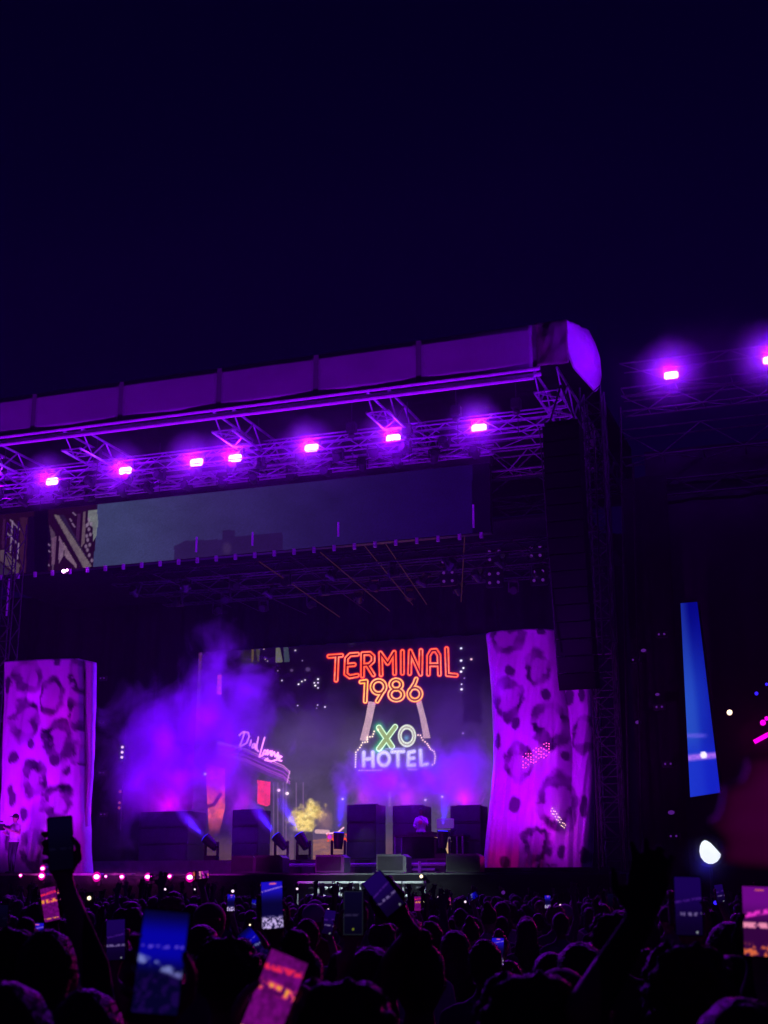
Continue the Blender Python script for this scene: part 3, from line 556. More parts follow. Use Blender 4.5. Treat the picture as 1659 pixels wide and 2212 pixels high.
# base plinth of the right banner and glowing dots that stand for reflections on it
o = MB().box(-.2, 4.0, 0, 1.4, 0, .12).build('banner_plinth', M_dark, None, S(uw(1030, 1890, .6)[0], .3, W_DECK), (0, 0, ANG)); tag(o, 'low dark plinth under the stepped leopard column', 'plinth')
r = root('glint_cluster', 'rose reflection built as tiny glowing dots on the right leopard column', 'glint cluster', P3(1160, 1640, .6)); bb = MB().ball((0, 0, 0), .018, 1).mesh('light_dot', emis('rose glint', (1, .08, .4), 3.0))  # glowing dots imitate a reflection on the vinyl
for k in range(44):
    c = k % 11; q = k//11; x = 1130+c*5.6; y = 1658-c*3.0-q*8+3*math.sin(c*1.7+q); u, w = uw(x, y, .6); u0, w0 = uw(1160, 1640, .6); inst('light_dot', bb, r, (u-u0, 0, w-w0))
r = root('glint_cluster', 'warm sparkle built as tiny glowing dots low on the right leopard column', 'glint cluster', P3(1205, 1780, .6)); bb = MB().ball((0, 0, 0), .016, 1).mesh('light_dot', E_warm)  # second set of glowing dots, imitating sparkle on the vinyl
for k in range(20):
    c = k % 10; q = k//10; x = 1190+c*3.2+q*3; y = 1752+c*4.2-q*6+2*math.sin(c*2); u, w = uw(x, y, .6); u0, w0 = uw(1205, 1780, .6); inst('light_dot', bb, r, (u-u0, 0, w-w0))

# ------------------------------------------------------------------ hanging line array
u, _ = uw(1231, 1465, -1.2); r = root('line_array', 'tall black hanging column of stacked loudspeakers in front of the right tower', 'loudspeaker', S(u, -1.2, 15.0))
sh = MB().poly([(-.54, 0), (.54, 0), (.52, -.46), (-.52, -.46)], -.0, .7).mesh('speaker_cabinet', M_array)
grl = MB().box(-.51, .51, -.015, 0, -.44, -.02).mesh('grille', M_array); x = 0; z = -.05; yy = 0
for k in range(16):
    a = k/15; ang = R(2+a*8); o = inst('speaker_cabinet', sh, r, (0, .004*k*k, z), (ang, 0, 0)); inst('grille', grl, o, (0, 0, 0)); z -= .475
MB().box(-.5, .5, .1, .6, .02, .12).tube((-.4, .3, .1), (0, .3, 1.3), .03).tube((.4, .3, .1), (0, .3, 1.3), .03).build('rigging_frame', M_dark, r)
MB().tube((-.66, .2, 0), (-.4, .35, -7.3), .02).build('cable', M_dark, r)

# ------------------------------------------------------------------ scaffold towers and right wing
def tower(name, label, u, v, w0, w1, sz=.55, m=M_dark, cell=.55):
    o = truss(name, label, S(u, v, w0), S(u, v, w1), sz, cell, 'scaffold towers', m=m, rad=.028, faces='fkb'); o['category'] = 'tower'; return o
tower('scaffold_tower', 'slim scaffold tower beside the right leopard column, reaching up to the roof corner', uw(1312, 1600, .6)[0], .6, 0, 16.6, .62, M_alu if False else M_dark)
tower('scaffold_tower', 'tower leg behind the hanging speakers at the roof corner', uw(1290, 1000, 2.6)[0], 2.6, 0, 17, .6)
tower('scaffold_tower', 'left scaffold tower standing behind the left leopard column', uw(20, 1350, 3)[0], 3, 0, 15, .5)
for i, (y0, y1, vv) in enumerate(((828, 775, 1.2), (868, 850, 1.4), (966, 936, 2.5), (1062, 1040, 3.0))):
    a = P3(1345, y0, vv); b = P3(1700, y1-2, vv); a.z = b.z = (a.z+b.z)/2
    truss('wing_truss', 'dim %s horizontal truss of the right stage wing' % ('topmost', 'second', 'third', 'lowest')[i], a, b, (.8, .5, .9, .5)[i], (1.4, .8, 1.3, .8)[i], 'right wing trusses', m=M_dark, faces='fb')
folds('wing_scrim', 'large dark maroon scrim closing the right stage wing', 1.7, 9.5, 0, 15.2, 2.9, 3, M_scrim, .015)
folds('wing_curtain', 'narrow black curtain between scaffold tower and right wing scrim', 1.05, 2.4, 0, 14.2, 2.3, 6, M_cloth, .06)
for x, y0, y1 in ((1340, 880, 1860), (1368, 1000, 1850), (1283, 930, 1420)):
    a, b = P3(x, y0, -.2), P3(x+20, y1, -.1)
    o = bpy.data.objects.new('hanging_cable', MB().tube((0, 0, 0), b-a, .03, n=6).mesh('hanging_cable', M_black)); link(o, None, a); tag(o, 'long black cable hanging %s' % ('right beside the right scaffold tower' if x == 1340 else 'on the dark curtain right of the scaffold tower' if x == 1368 else 'between hanging speakers and roof corner tower'), 'cable', 'hanging cables at the right tower')

# tall slanted blue side screen
def paint_side(X, Y):
    t = sstep(1300, 1540, Y); img = np.array([0, 4, 112.])*(1-t[..., None])+np.array([24, 62, 176.])*t[..., None]
    img = mix(img, .75*sstep(1475, 1560, X+.02*(Y-1300)), (4, 10, 150)); img = mix(img, .35*sstep(1490, 1470, X-.11*(Y-1300)), (50, 92, 190)); img = mix(img, .6*sstep(1580, 1640, Y), (16, 34, 190))
    img = mix(img, .8*sstep(10, 3, np.abs(Y-1636-.1*(1500-X)))*(.6+.6*fbm(X/6, Y/5, 7)), (190, 110, 235)); img = mix(img, .5*sstep(7, 2, np.abs(Y-1589))*sstep(1535, 1515, X), (120, 90, 225))
    img = mix(img, sstep(9, 6, np.hypot(X-1520, Y-1631)), (235, 225, 255)); return lin(img)
qs = [(1470, 1303), (1506, 1300), (1556, 1712), (1491, 1722)]; vS = 1.5
r = root('side_screen', 'narrow leaning bright blue screen on the right wing', 'screen', P3(1500, 1510, vS)); o0 = uw(1500, 1510, vS); nx, nz = 24, 120
t = np.linspace(0, 1, nz)[:, None]; s = np.linspace(0, 1, nx)[None, :]
X = (qs[0][0]*(1-t)+qs[3][0]*t)*(1-s)+(qs[1][0]*(1-t)+qs[2][0]*t)*s; Y = (qs[0][1]*(1-t)+qs[3][1]*t)*(1-s)+(qs[1][1]*(1-t)+qs[2][1]*t)*s
P = np.array([[(*[a-b for a, b in zip(uw(X[i, j], Y[i, j], vS), o0)], 0) for j in range(nx)] for i in range(nz)]); P = np.stack([P[..., 0], 0*P[..., 0], P[..., 1]], -1)
link(bpy.data.objects.new('picture', grid_mesh('picture', P, paint_side(X, Y), E_screen, False)), r)
c4 = [P[0, 0], P[0, -1], P[-1, -1], P[-1, 0]]; MB().poly([(c4[0][0]-.03, c4[0][2]), (c4[1][0]+.03, c4[1][2]), (c4[2][0]+.03, c4[2][2]), (c4[3][0]-.03, c4[3][2])], .03, .3).build('cabinet', M_black, r)
for x, y, m, s_, lab in ((1390, 1405, E_dim, .05, 'dim violet lamp high on the dark wall right of the scaffold tower'), (1378, 1560, E_dim, .05, 'dim violet lamp halfway up the wall right of the scaffold tower'), (1450, 1755, E_dim, .06, 'flat dim violet lamp low on the right wing wall'), (1420, 1500, E_dim, .04, 'tiny violet lamp in the middle of the right wing wall')):
    r = root('small_lamp', lab, 'lamp', P3(x, y, 1.6)); MB().ball((0, 0, 0), s_, 2, (1.6, .4, 1)).build('lens', m, r, smooth=True); MB().box(-s_*1.6, s_*1.6, .03, .12, -s_, s_, .01).build('housing', M_black, r)
# bright half covered white lamp
r = root('work_light', 'bright white half covered round lamp low on the right wing', 'lamp', P3(1531, 1838, -.5)); k0 = uw(1531, 1838, -.5)
pts = [(1527, 1816), (1522, 1815), (1516, 1819), (1512, 1828), (1511, 1840), (1514, 1852), (1521, 1861), (1530, 1866), (1540, 1866), (1549, 1861), (1556, 1852), (1557, 1845), (1548, 1835), (1535, 1821)]
MB().poly([(uw(x, y, -.5)[0]-k0[0], uw(x, y, -.5)[1]-k0[1]) for x, y in pts], -.02, .02).build('lens', E_white, r)
MB().tube((0, .03, 0), (0, .35, 0), .42, .3, 20).build('housing', M_black, r); MB().tube((0, .2, -.3), (0, .2, -k0[1]), .04).build('stand', M_black, r)
lamp('added_lamp_halo', 'POINT', P3(1520, 1872, -1.0), (.03, .02, 1), 7, size=.1)  # added blue lamp, makes the glow below the white light
for x, y, m, s_, lab in ((1576, 1539, E_warm, .075, 'small warm round lamp on the right wing'), (1648, 1561, E_pink, .08, 'small magenta lamp at the right picture edge'), (1656, 1552, E_pink, .06, 'smaller magenta lamp at the right picture edge'),
                         (1634, 1498, E_blue, .05, 'tiny violet lamp high at the right edge'), (1656, 1478, E_blue, .04, 'tiniest violet lamp high at the right edge'), (910, 1862.5, E_warm, .05, 'small warm lamp below the silver rail')):
    v_ = -.6 if x > 1000 else -1.3; yq = y if x > 1000 else 1893
    r = root('small_lamp', lab, 'lamp', P3(x, yq, v_)); MB().ball((0, 0, 0), s_, 2, (1, .4, 1)).build('lens', m, r, smooth=True); MB().box(-s_, s_, .03, .1, -s_, s_, .01).build('housing', M_black, r)
p0, p1 = P3(1629, 1603, -.6), P3(1690, 1570, -.6)
o = bpy.data.objects.new('light_tube', MB().tube((0, 0, 0), p1-p0, .06, n=10).mesh('light_tube', E_pink)); link(o, None, p0); tag(o, 'slanted glowing magenta tube at the right picture edge', 'light tube')

lamp('tube_beam', 'SPOT', P3(1640, 1590, -.9), (1, 0, .45), 4000, aim=at(1640, 1760, 1.3), size=.3, spot=20, blend=.9)
# ------------------------------------------------------------------ stage furniture
def stack(x0, x1, xs, y0, y1, v, label, smoky=True):
    a, w0 = uw(x0, y1, v); b, _ = uw(x1, y1, v); w1 = uw((x0+x1)/2, y0, v)[1]; w0 = W_RISER; H = w1-w0; Wd = b-a; D = max(.5, (xs-x1)/24.)
    o = root('speaker_stack', label, 'speaker stack', S((a+b)/2, v, w0), ANG, 'black speaker stacks on the riser'); n = 3
    for k in range(n):
        c = MB().box(-Wd/2, Wd/2, 0, D, H*k/n+.003, H*(k+1)/n-.003, .015).build('cabinet', M_cab, o); MB().box(-Wd/2+.06, Wd/2-.06, -.014, -.002, H*k/n+.07, H*(k+1)/n-.07).build('grille', M_cab, c)
    return (a+b)/2, w1, Wd, D
SK = [stack(298, 403, 436, 1753, 1862, 6, 'wide dark speaker stack furthest left, below the densest purple smoke'), stack(499, 556, 581, 1749, 1862, 6, 'dark speaker stack second from left, before the pink window'),
      stack(748, 812, 836, 1738, 1862, 6, 'dark speaker stack in the middle, right of the yellow steam'), stack(848, 912, 938, 1740, 1862, 7, 'dark speaker stack behind the man in the violet shirt'),
      stack(974, 1040, 1062, 1740, 1862, 6, 'dark speaker stack furthest right, beside the stepped leopard column')]
def floor_mover(x, y, v, tilt, rz, lab, sz=1.0):
    u, w = uw(x, y, v); o = root('beam_light', lab, 'stage light', S(u, v, W_RISER), ANG+rz, 'blue beam lights on the riser')
    MB().box(-.22, .22, -.18, .18, 0, .16, .02).build('base', M_black, o); [MB().box(a_, a_+.06, -.07, .07, .14, .62, .02).build('yoke_arm', M_dark, o) for a_ in (-.26, .2)]
    hd = MB().tube((0, 0, -.22), (0, 0, .3), .14, .19, 18).build('head', M_black, o, (0, 0, .55), (0, tilt, 0)); MB().tube((0, 0, .3), (0, 0, .33), .165, n=18).build('lens', E_blue, hd)
    return o
BM = []
for (x, y, tx, ty, lab) in ((457, 1838, 410, 1800, 'leftmost blue beam light beside the wide stack'), (608, 1830, 560, 1778, 'blue beam light right of the second speaker stack'), (656, 1826, 632, 1790, 'blue beam light below the yellow steam'), (731, 1825, 733, 1780, 'blue beam light left of the middle stack'), (956, 1822, 960, 1745, 'blue beam light under the table end')):
    dx, dy = tx-x, y-ty; tilt = math.atan2(dx, dy); o = floor_mover(x, y, 4.9, tilt, 0, lab)
    u, w = uw(x, y, 4.9); h = Vector((math.sin(tilt), 0, math.cos(tilt))); p = S(u, 4.9, W_RISER+.55)+.42*(Vector((UX, UY, 0))*h.x+Vector((0, 0, 1))*h.z)
    q = p+4*(Vector((UX, UY, 0))*h.x+Vector((0, 0, 1))*h.z)+Vector((VX, VY, 0))*.6
    BM.append((p, q))
# DJ table with drape, mixer, laptop
uT, _ = uw(925, 1860, 5.3); r = root('dj_table', 'long dark equipment table between the two right speaker stacks', 'table', S(uT, 5.3, W_RISER))
wT = uw(925, 1803, 5.3)[1]-W_RISER; hw = (uw(1000, 1860, 5.3)[0]-uw(846, 1860, 5.3)[0])/2
MB().box(-hw, hw, 0, .8, wT-.06, wT, .01).build('tabletop', M_dark, r); lg = MB().tube((0, 0, 0), (0, 0, wT-.06), .03).mesh('leg', M_alu)
for sx in (-hw+.06, hw-.06, hw-.25):
    for sy in (.05, .75): inst('leg', lg, r, (sx, sy, 0))
MB().box(-hw+.3, .1*hw, .06, .7, .02, wT-.08, .02).build('drape', M_cloth, r); MB().poly([(-.1*hw, .02), (.42*hw, .02), (.28*hw, wT*.6), (.1*hw, wT-.08), (-.1*hw, wT-.08)], .1, .7).build('drape_fold', M_cloth, r)
for dx, w_, lab in ((-.55, .4, 'flat black audio deck at the left end of the table'), (.0, .36, 'flat black mixer in the middle of the table'), (.6, .4, 'flat black audio deck at the right of the table')):
    o = MB().box(-w_/2, w_/2, .1, .5, 0, .09, .02).tube((0, .28, .09), (0, .28, .1), w_*.33, n=20).build('audio_deck', M_black, None, S(uT, 5.3, W_RISER+wT)+Vector((UX, UY, 0))*dx, (0, 0, ANG)); tag(o, lab, 'audio equipment')
u, w = uw(962, 1782, 5.6); r = root('laptop', 'open laptop with a glowing violet lid on the table end', 'laptop', S(u, 5.6, W_RISER+wT+.02))
MB().box(-.3, .3, 0, .02, .18, .5, .01).build('lid', M_white, r); MB().box(-.28, .28, -.012, -.001, .2, .48).build('lid_glow', emis('violet lid', (.22, .05, .75), .45), r); MB().box(-.3, .3, .02, .3, .1, .13, .005).build('keyboard_base', M_dark, r); MB().tube((0, .1, 0), (0, .1, .12), .02).build('stand', M_dark, r)
# rails, riser panels, wedges
u0, u1 = uw(612, 1868, 4.3)[0], uw(1036, 1866, 4.3)[0]
r = root('silver_rail', 'silver tube rail along the front of the raised stage platform', 'rail', S(u0, 4.3, 0)); wR = uw(820, 1868, 4.3)[1]
MB().tube((0, 0, wR), (u1-u0, 0, wR), .05).build('top_tube', M_white, r); MB().tube(((u1-u0)*.52, 0, wR-.16), ((u1-u0)*.78, 0, wR-.16), .035).build('lower_tube', M_white, r)
for k in range(7): MB().tube((k*(u1-u0)/6, 0, W_DECK), (k*(u1-u0)/6, 0, wR-.03), .03).build('post', M_dark, r)
u, _ = uw(906, 1880, 4.2); MB().tube((u-u0, -.08, W_DECK), (u-u0, -.08, wR+.1), .05).build('post', M_white, r)
r = root('riser_front', 'grey panelled front of the raised platform under the silver rail', 'riser', S(uw(615, 1880, 4.55)[0], 4.55, W_DECK))
for k in range(16): MB().box(k*.62, k*.62+.58, 0, .03, .02, .44, .008).build('panel', M_grey if k % 4 else M_dark, r)
def wedge(x, v, w_, lab, m=M_black):
    u, _ = uw(x, 1885, v); o = root('monitor_wedge', lab, 'monitor speaker', S(u, v, W_DECK), ANG, 'stage monitor speakers')
    MB().poly([(-w_/2, 0), (w_/2, 0), (w_/2, .42), (w_/2-.12, .5), (-w_/2, .5)], 0, .5).build('cabinet', m, o); MB().box(-w_/2+.04, w_/2-.1, -.012, 0, .05, .44).build('grille', M_cab, o)
wedge(1000, -.2, 1.0, 'large black monitor speaker near the right leopard column'); wedge(712, -.3, .9, 'grey monitor speaker under the left part of the silver rail', M_grey); wedge(845, -.3, .9, 'grey monitor speaker under the middle of the silver rail', M_grey)
wedge(580, -.2, .9, 'black monitor speaker left of the silver rail'); wedge(525, .0, .8, 'small black monitor speaker among the footlights end')
for x, y, v, c, p in ((1066, 1845, .5, (1, 0, .55), 4), (1180, 1775, .5, (1, 0, .8), 5), (1150, 1690, .5, (.3, 0, 1), 8), (1215, 1840, .6, (.5, 0, 1), 5), (1110, 1600, .4, (.25, 0, 1), 8), (40, 1620, .4, (.2, 0, 1), 10), (110, 1540, .4, (.9, 0, .9), 5), (60, 1500, .4, (.4, 0, 1), 8), (90, 1700, .4, (.4, 0, 1), 7), (15, 1780, .4, (.2, 0, 1), 8), (1062, 1480, .5, (.2, 0, 1), 8)):
    lamp('added_cloth_glow', 'POINT', P3(x, y, v), c, p, size=.3)  # added point lamps without fixtures, brightening the banner cloth
# white front ledge with round lamps below
u0, u1 = uw(640, 1908, -2.2)[0], uw(916, 1905, -2.2)[0]; wL = uw(780, 1906, -2.2)[1]
r = root('front_ledge', 'white metal barrier ledge in front of the stage centre with round cans below', 'barrier', S(u0, -2.2, 0)); n = 6
for k in range(n): MB().box(k*(u1-u0)/n+.02, (k+1)*(u1-u0)/n-.02, 0, .25, wL-.035, wL+.03, .01).build('top_plate', M_white, r)
for k in range(n+1): MB().tube((k*(u1-u0)/n, .1, 0), (k*(u1-u0)/n, .1, wL), .03).build('post', M_white, r)
for k in range(26):
    x = random.uniform(.1, u1-u0-.1); z = wL-.16-random.choice((0, .2, .38)); MB().ball((x, random.uniform(-.1, .1), z), random.uniform(.05, .1), 2, (1.3, 1, .7)).build('can', M_white if k % 3 else M_dark, r, smooth=True)
lamp('added_ledge_spot', 'SPOT', S((u0+u1)/2+.5, -3.2, 3.6), (.75, .95, 1), 260, aim=S((u0+u1)/2+.5, -2.1, 1.7), size=.1, spot=110)  # added spot that brightens the white ledge
# stage front skirt
folds('stage_skirt', 'dark cloth skirt hanging along the whole stage front', -28, 1.2, 0, W_DECK-.08, -1.12, 4, M_cloth, .04, 'skirt')
# footlights
FT = [(45, 1891, .6), (93, 1876, .9), (91, 1892, 1.1), (210, 1894, 1.25), (229, 1893, .5), (264, 1894, .8), (320, 1894, 1.0), (367, 1893, .7), (411, 1895, 1.2)]
fo = root('footlight', 'x', 'footlight', (0, 0, 0)); MB().tube((0, .0, 0), (0, .22, 0), .1, .08, 12).build('can', M_black, fo); MB().tube((0, -.02, 0), (0, .0, 0), .12, .1, 16).build('reflector', E_ring, fo); MB().ball((0, -.03, 0), .068, 2, (1.15, .5, .8)).build('lens', E_foot, fo, smooth=True); MB().box(-.02, .02, .08, .12, -.2, -.06).build('bracket', M_dark, fo)
for i, (x, y, s_) in enumerate(FT):
    o = fo if i == 0 else copy_tree(fo); u, w = uw(x, y, -1.35); o.location = S(u, -1.35, w); o.scale = (s_, s_, s_); o['group'] = 'magenta footlights along the stage edge'
    o['label'] = 'glowing magenta footlight on the stage edge, '+['smallest at far left', 'upper of two below the left column', 'lower of two below the left column', 'large one right of the raised dark phone', 'tiny one beside the large one', 'third from the right cluster', 'large one below the wide speaker stack', 'small one second from the right', 'rightmost large one'][i]
    if s_ > .75: lamp('footlight_glow', 'POINT', S(u, -1.6, w), (1, .05, .8), 7*s_, size=.05)

# ------------------------------------------------------------------ lighting of cloth, smoke and fascia (mostly added lamps without fixtures)
def sp_(px, py, v, tx, ty, tv, col, pw, spot, size=.15): lamp('added_foot_wash', 'SPOT', P3(px, py, v), col, pw, aim=P3(tx, ty, tv), size=size, spot=spot, blend=.7)  # added spots at the banner feet, brightening the print
sp_(90, 1884, -.9, 95, 1560, 1, (.4, 0, 1), 300, 80); sp_(30, 1884, -.9, 60, 1650, 1, (.3, 0, 1), 120, 90)
sp_(1130, 1889, -.9, 1150, 1600, 1, (.33, 0, 1), 300, 85); sp_(1215, 1889, -.7, 1200, 1760, 1, (1, 0, .8), 22, 60); sp_(1062, 1889, -.7, 1050, 1650, 1, (.25, 0, 1), 110, 60)
for k in range(8):
    u = -24+k*3.3; lamp('added_front_uplight', 'SPOT', S(u, -3.6, 2.3), (.27, 0, 1), 6200, aim=S(u, .2, 18.2), size=.2, spot=44, blend=.8)  # added uplights that brighten the roof fascia
for u in (-21, -18.5, -4, -1.5): lamp('added_banner_wash', 'SPOT', S(u, -5, 2.6), (.42, 0, 1), 1350, aim=S(u+.4, 1, 6.2), size=.15, spot=62, blend=.8)  # added spots, more light on the banners
for u in (-15.5, -11, -7.5): lamp('added_riser_wash', 'SPOT', S(u, -4, 2.6), (.62, 0, 1), 330, aim=S(u, 6, 3.8), size=.15, spot=50, blend=.9)  # added spots for the riser and stack fronts
lamp('added_wing_wash', 'SPOT', S(6.5, -2.5, 16), (.2, 0, 1), 2500, aim=S(0, 1, 17.8), size=.2, spot=30, blend=.6)  # added spot that brightens the side tarpaulin
for i, (u, w, Wd, D) in enumerate(SK):
    v = 7 if i == 3 else 6; pass
    lamp('smoke_fill', 'POINT', S(u-.2, v+D/2, w+.25), (.7, 0, 1), (60, 50, 28, 22, 34)[i], size=.2)
    for du, dw, dv, pw in (((-.9, .9, -.5, 190), (.8, 1.2, -.5, 190), (0, 2.4, -.4, 240), (-.8, 3.6, -.2, 120), (1.4, 3.3, -.2, 240)), ((-.6, 1.0, -.5, 190), (.6, 1.0, -.5, 140), (-.7, 2.6, -.4, 240), (0, 4.2, -.2, 260), (-1, 5.4, .2, 240), (1.3, 5.0, 0, 90)),
                           ((-.4, 1.0, -.5, 170), (.8, 1.3, -.5, 170)), ((-.3, .9, -.5, 170), (.8, 1.2, -.4, 170), (1.6, 1.9, 0, 90)), ((-.4, 1.0, -.5, 190), (.3, 1.6, -.5, 170)))[i]:
        lamp('smoke_fill', 'POINT', S(u+du, v+dv, w+dw), (.15, 0, 1), pw*.85, size=.45)  # extra unseen lamps inside the smoke, making it bright
    r = root('uplight', 'slim violet uplight bar on top of the %s speaker stack' % ('leftmost', 'second', 'middle', 'fourth', 'rightmost')[i], 'stage light', S(u, v+D/2, w))
    MB().box(-Wd*.4, Wd*.4, -.06, .06, 0, .04).build('housing', M_black, r); MB().box(-Wd*.38, Wd*.38, -.04, .04, .041, .05).build('lens', E_violet, r)
for p, q in BM: lamp('blue_beam', 'SPOT', p, (.03, .01, 1), 900, aim=q, size=.05, spot=20, blend=.3)

# ------------------------------------------------------------------ smoke and haze
def volmat(name, dens, nscale, amp, col=(.9, .9, .95), aniso=0.0, fall=1.0):
    m = bpy.data.materials.new(name); m.use_nodes = True; n = m.node_tree.nodes; l = m.node_tree.links; n.clear()
    o = n.new('ShaderNodeOutputMaterial'); pv = n.new('ShaderNodeVolumePrincipled'); pv.inputs['Color'].default_value = (*col, 1); pv.inputs['Anisotropy'].default_value = aniso
    l.new(pv.outputs[0], o.inputs['Volume'])
    if nscale is None: pv.inputs['Density'].default_value = dens; return m
    t = n.new('ShaderNodeTexCoord'); ln = n.new('ShaderNodeVectorMath'); ln.operation = 'LENGTH'; l.new(t.outputs['Object'], ln.inputs[0])
    g_ = n.new('ShaderNodeNewGeometry'); nz = n.new('ShaderNodeTexNoise'); nz.inputs['Scale'].default_value = nscale; nz.inputs['Detail'].default_value = 5; nz.inputs['Roughness'].default_value = .6; nz.inputs['Distortion'].default_value = .8
    l.new(g_.outputs['Position'], nz.inputs['Vector'])
    a = n.new('ShaderNodeMath'); a.operation = 'MULTIPLY_ADD'; l.new(nz.outputs[0], a.inputs[0]); a.inputs[1].default_value = amp; a.inputs[2].default_value = fall-amp*.5
    b = n.new('ShaderNodeMath'); b.operation = 'SUBTRACT'; l.new(a.outputs[0], b.inputs[0]); l.new(ln.outputs['Value'], b.inputs[1])
    c = n.new('ShaderNodeMath'); c.operation = 'MULTIPLY'; c.use_clamp = False; l.new(b.outputs[0], c.inputs[0]); c.inputs[1].default_value = dens
    d = n.new('ShaderNodeMath'); d.operation = 'MAXIMUM'; l.new(c.outputs[0], d.inputs[0]); d.inputs[1].default_value = 0
    l.new(d.outputs[0], pv.inputs['Density']); return m
SM = volmat('stage smoke', 1.25, .6, 1.9, fall=.76); SM2 = volmat('thin stage smoke', .16, .4, 1.4, fall=.75)
ball = bpy.data.meshes.new('smoke'); bm = bmesh.new(); bmesh.ops.create_icosphere(bm, subdivisions=4, radius=1); bm.to_mesh(ball); bm.free(); ball.materials.append(SM)
ball2 = ball.copy(); ball2.materials[0] = SM2; ball3_ = ball.copy(); ball3_.materials[0] = volmat('beam smoke', 1.6, 2, .4, fall=.9)
def smoke(px, py, rx, ry, v, rv, label, thin=False, tilt=0):
    u, w = uw(px, py, v); k = (S(u, v, w)-Vector((0, 0, EYE))).length/F
    o = inst('smoke', ball2 if thin else ball, None, S(u, v, w), (0, R(tilt), ANG), (rx*k, rv, ry*k)); tag(o, label, 'smoke'); o['kind'] = 'stuff'
smoke(345, 1640, 190, 210, 6.8, 1.9, 'dense violet smoke billowing over the leftmost speaker stack')
smoke(482, 1590, 165, 300, 7.4, 2.2, 'tall violet smoke plume before the left of the main screen')
smoke(690, 1580, 210, 190, 8.6, 2.0, 'thin violet smoke drifting in front of the city picture', True)
smoke(250, 1815, 150, 90, 6.9, 1.3, 'low thin smoke at the foot of the left speaker stack', True)
smoke(800, 1690, 105, 95, 6.6, 1.3, 'violet smoke rising from the middle speaker stack')
smoke(905, 1695, 200, 110, 7.6, 1.4, 'violet smoke over the fourth speaker stack')
smoke(1005, 1680, 115, 120, 6.6, 1.3, 'violet smoke over the rightmost speaker stack')
smoke(960, 1560, 180, 260, 8.8, 1.8, 'faint violet mist right of the hotel sign', True)
smoke(560, 1812, 260, 60, 4.9, .7, 'low thin smoke catching the blue beams on the riser', True)
for i, (p, q) in enumerate(BM):
    d = (q-p).normalized(); o = inst('smoke', ball3_, None, p+d*.75, d.to_track_quat('Z', 'Y').to_euler(), (.3, .3, 1.0)); tag(o, 'added smoke puff along a blue beam, %s from the left' % ORD[i], 'smoke'); o['kind'] = 'stuff'  # smoke added so that the beams show
smoke(960, 1790, 60, 70, 4.9, .5, 'thin smoke over the blue beam at the table end', True)
smoke(240, 1897, 330, 26, -1.6, .7, 'added thin smoke giving the footlights a halo', True)  # smoke added for a halo along the footlights
SM3 = volmat('thin halo smoke', .035, .5, 1.8, fall=.9); ball2 = ball.copy(); ball2.materials[0] = SM3
u, w = uw(560, 990, 2); o = inst('smoke', ball2, None, S(u, 1.6, 16.3), (0, 0, ANG), (14, 2.2, 1.9)); tag(o, 'added thin smoke widening the flood halos under the roof', 'smoke'); o['kind'] = 'stuff'  # smoke added to strengthen the glow of the floods
SM4 = volmat('lamp smoke', .55, 1.2, .5, fall=.9); ball3 = ball.copy(); ball3.materials[0] = SM4
for i, (x, y, v) in enumerate(FL[:-1]):
    u, w = uw(x, y, v); q = 1.25 if i < 7 else 1.35; o = inst('smoke', ball3, None, S(u, v-.4, w-.05), (0, 0, ANG), (q, .9, q)); tag(o, 'added smoke puff giving a halo round a flood, %s from the left' % ORD[i], 'smoke'); o['kind'] = 'stuff'  # puffs added to imitate the halo round each flood
u, w = uw(1560, 800, .5); o = inst('smoke', ball2, None, S(u, .4, w), (0, 0, ANG), (4.6, 1.8, 1.8)); tag(o, 'added thin smoke for the halo of the right wing floods', 'smoke'); o['kind'] = 'stuff'  # smoke added for the glow of the wing floods
o = inst('smoke', ball3_, None, P3(1530, 1858, -1.0), (0, 0, ANG), (.9, .5, .8)); tag(o, 'added mist carrying a blue glow round the bright white half covered lamp', 'smoke'); o['kind'] = 'stuff'; o.data = ball3_.copy(); o.data.materials[0] = volmat('lamp halo mist', .35, 1.5, .5, fall=.9)  # mist added to carry the blue glow
hz = MB().box(-70, 70, -18, 95, -1.2, 24).build('haze', volmat('night haze', .0009, None, 0, (.95, .9, 1))); hz['kind'] = 'stuff'; tag(hz, 'thin night haze over the whole crowd and stage', 'haze', kind='stuff')
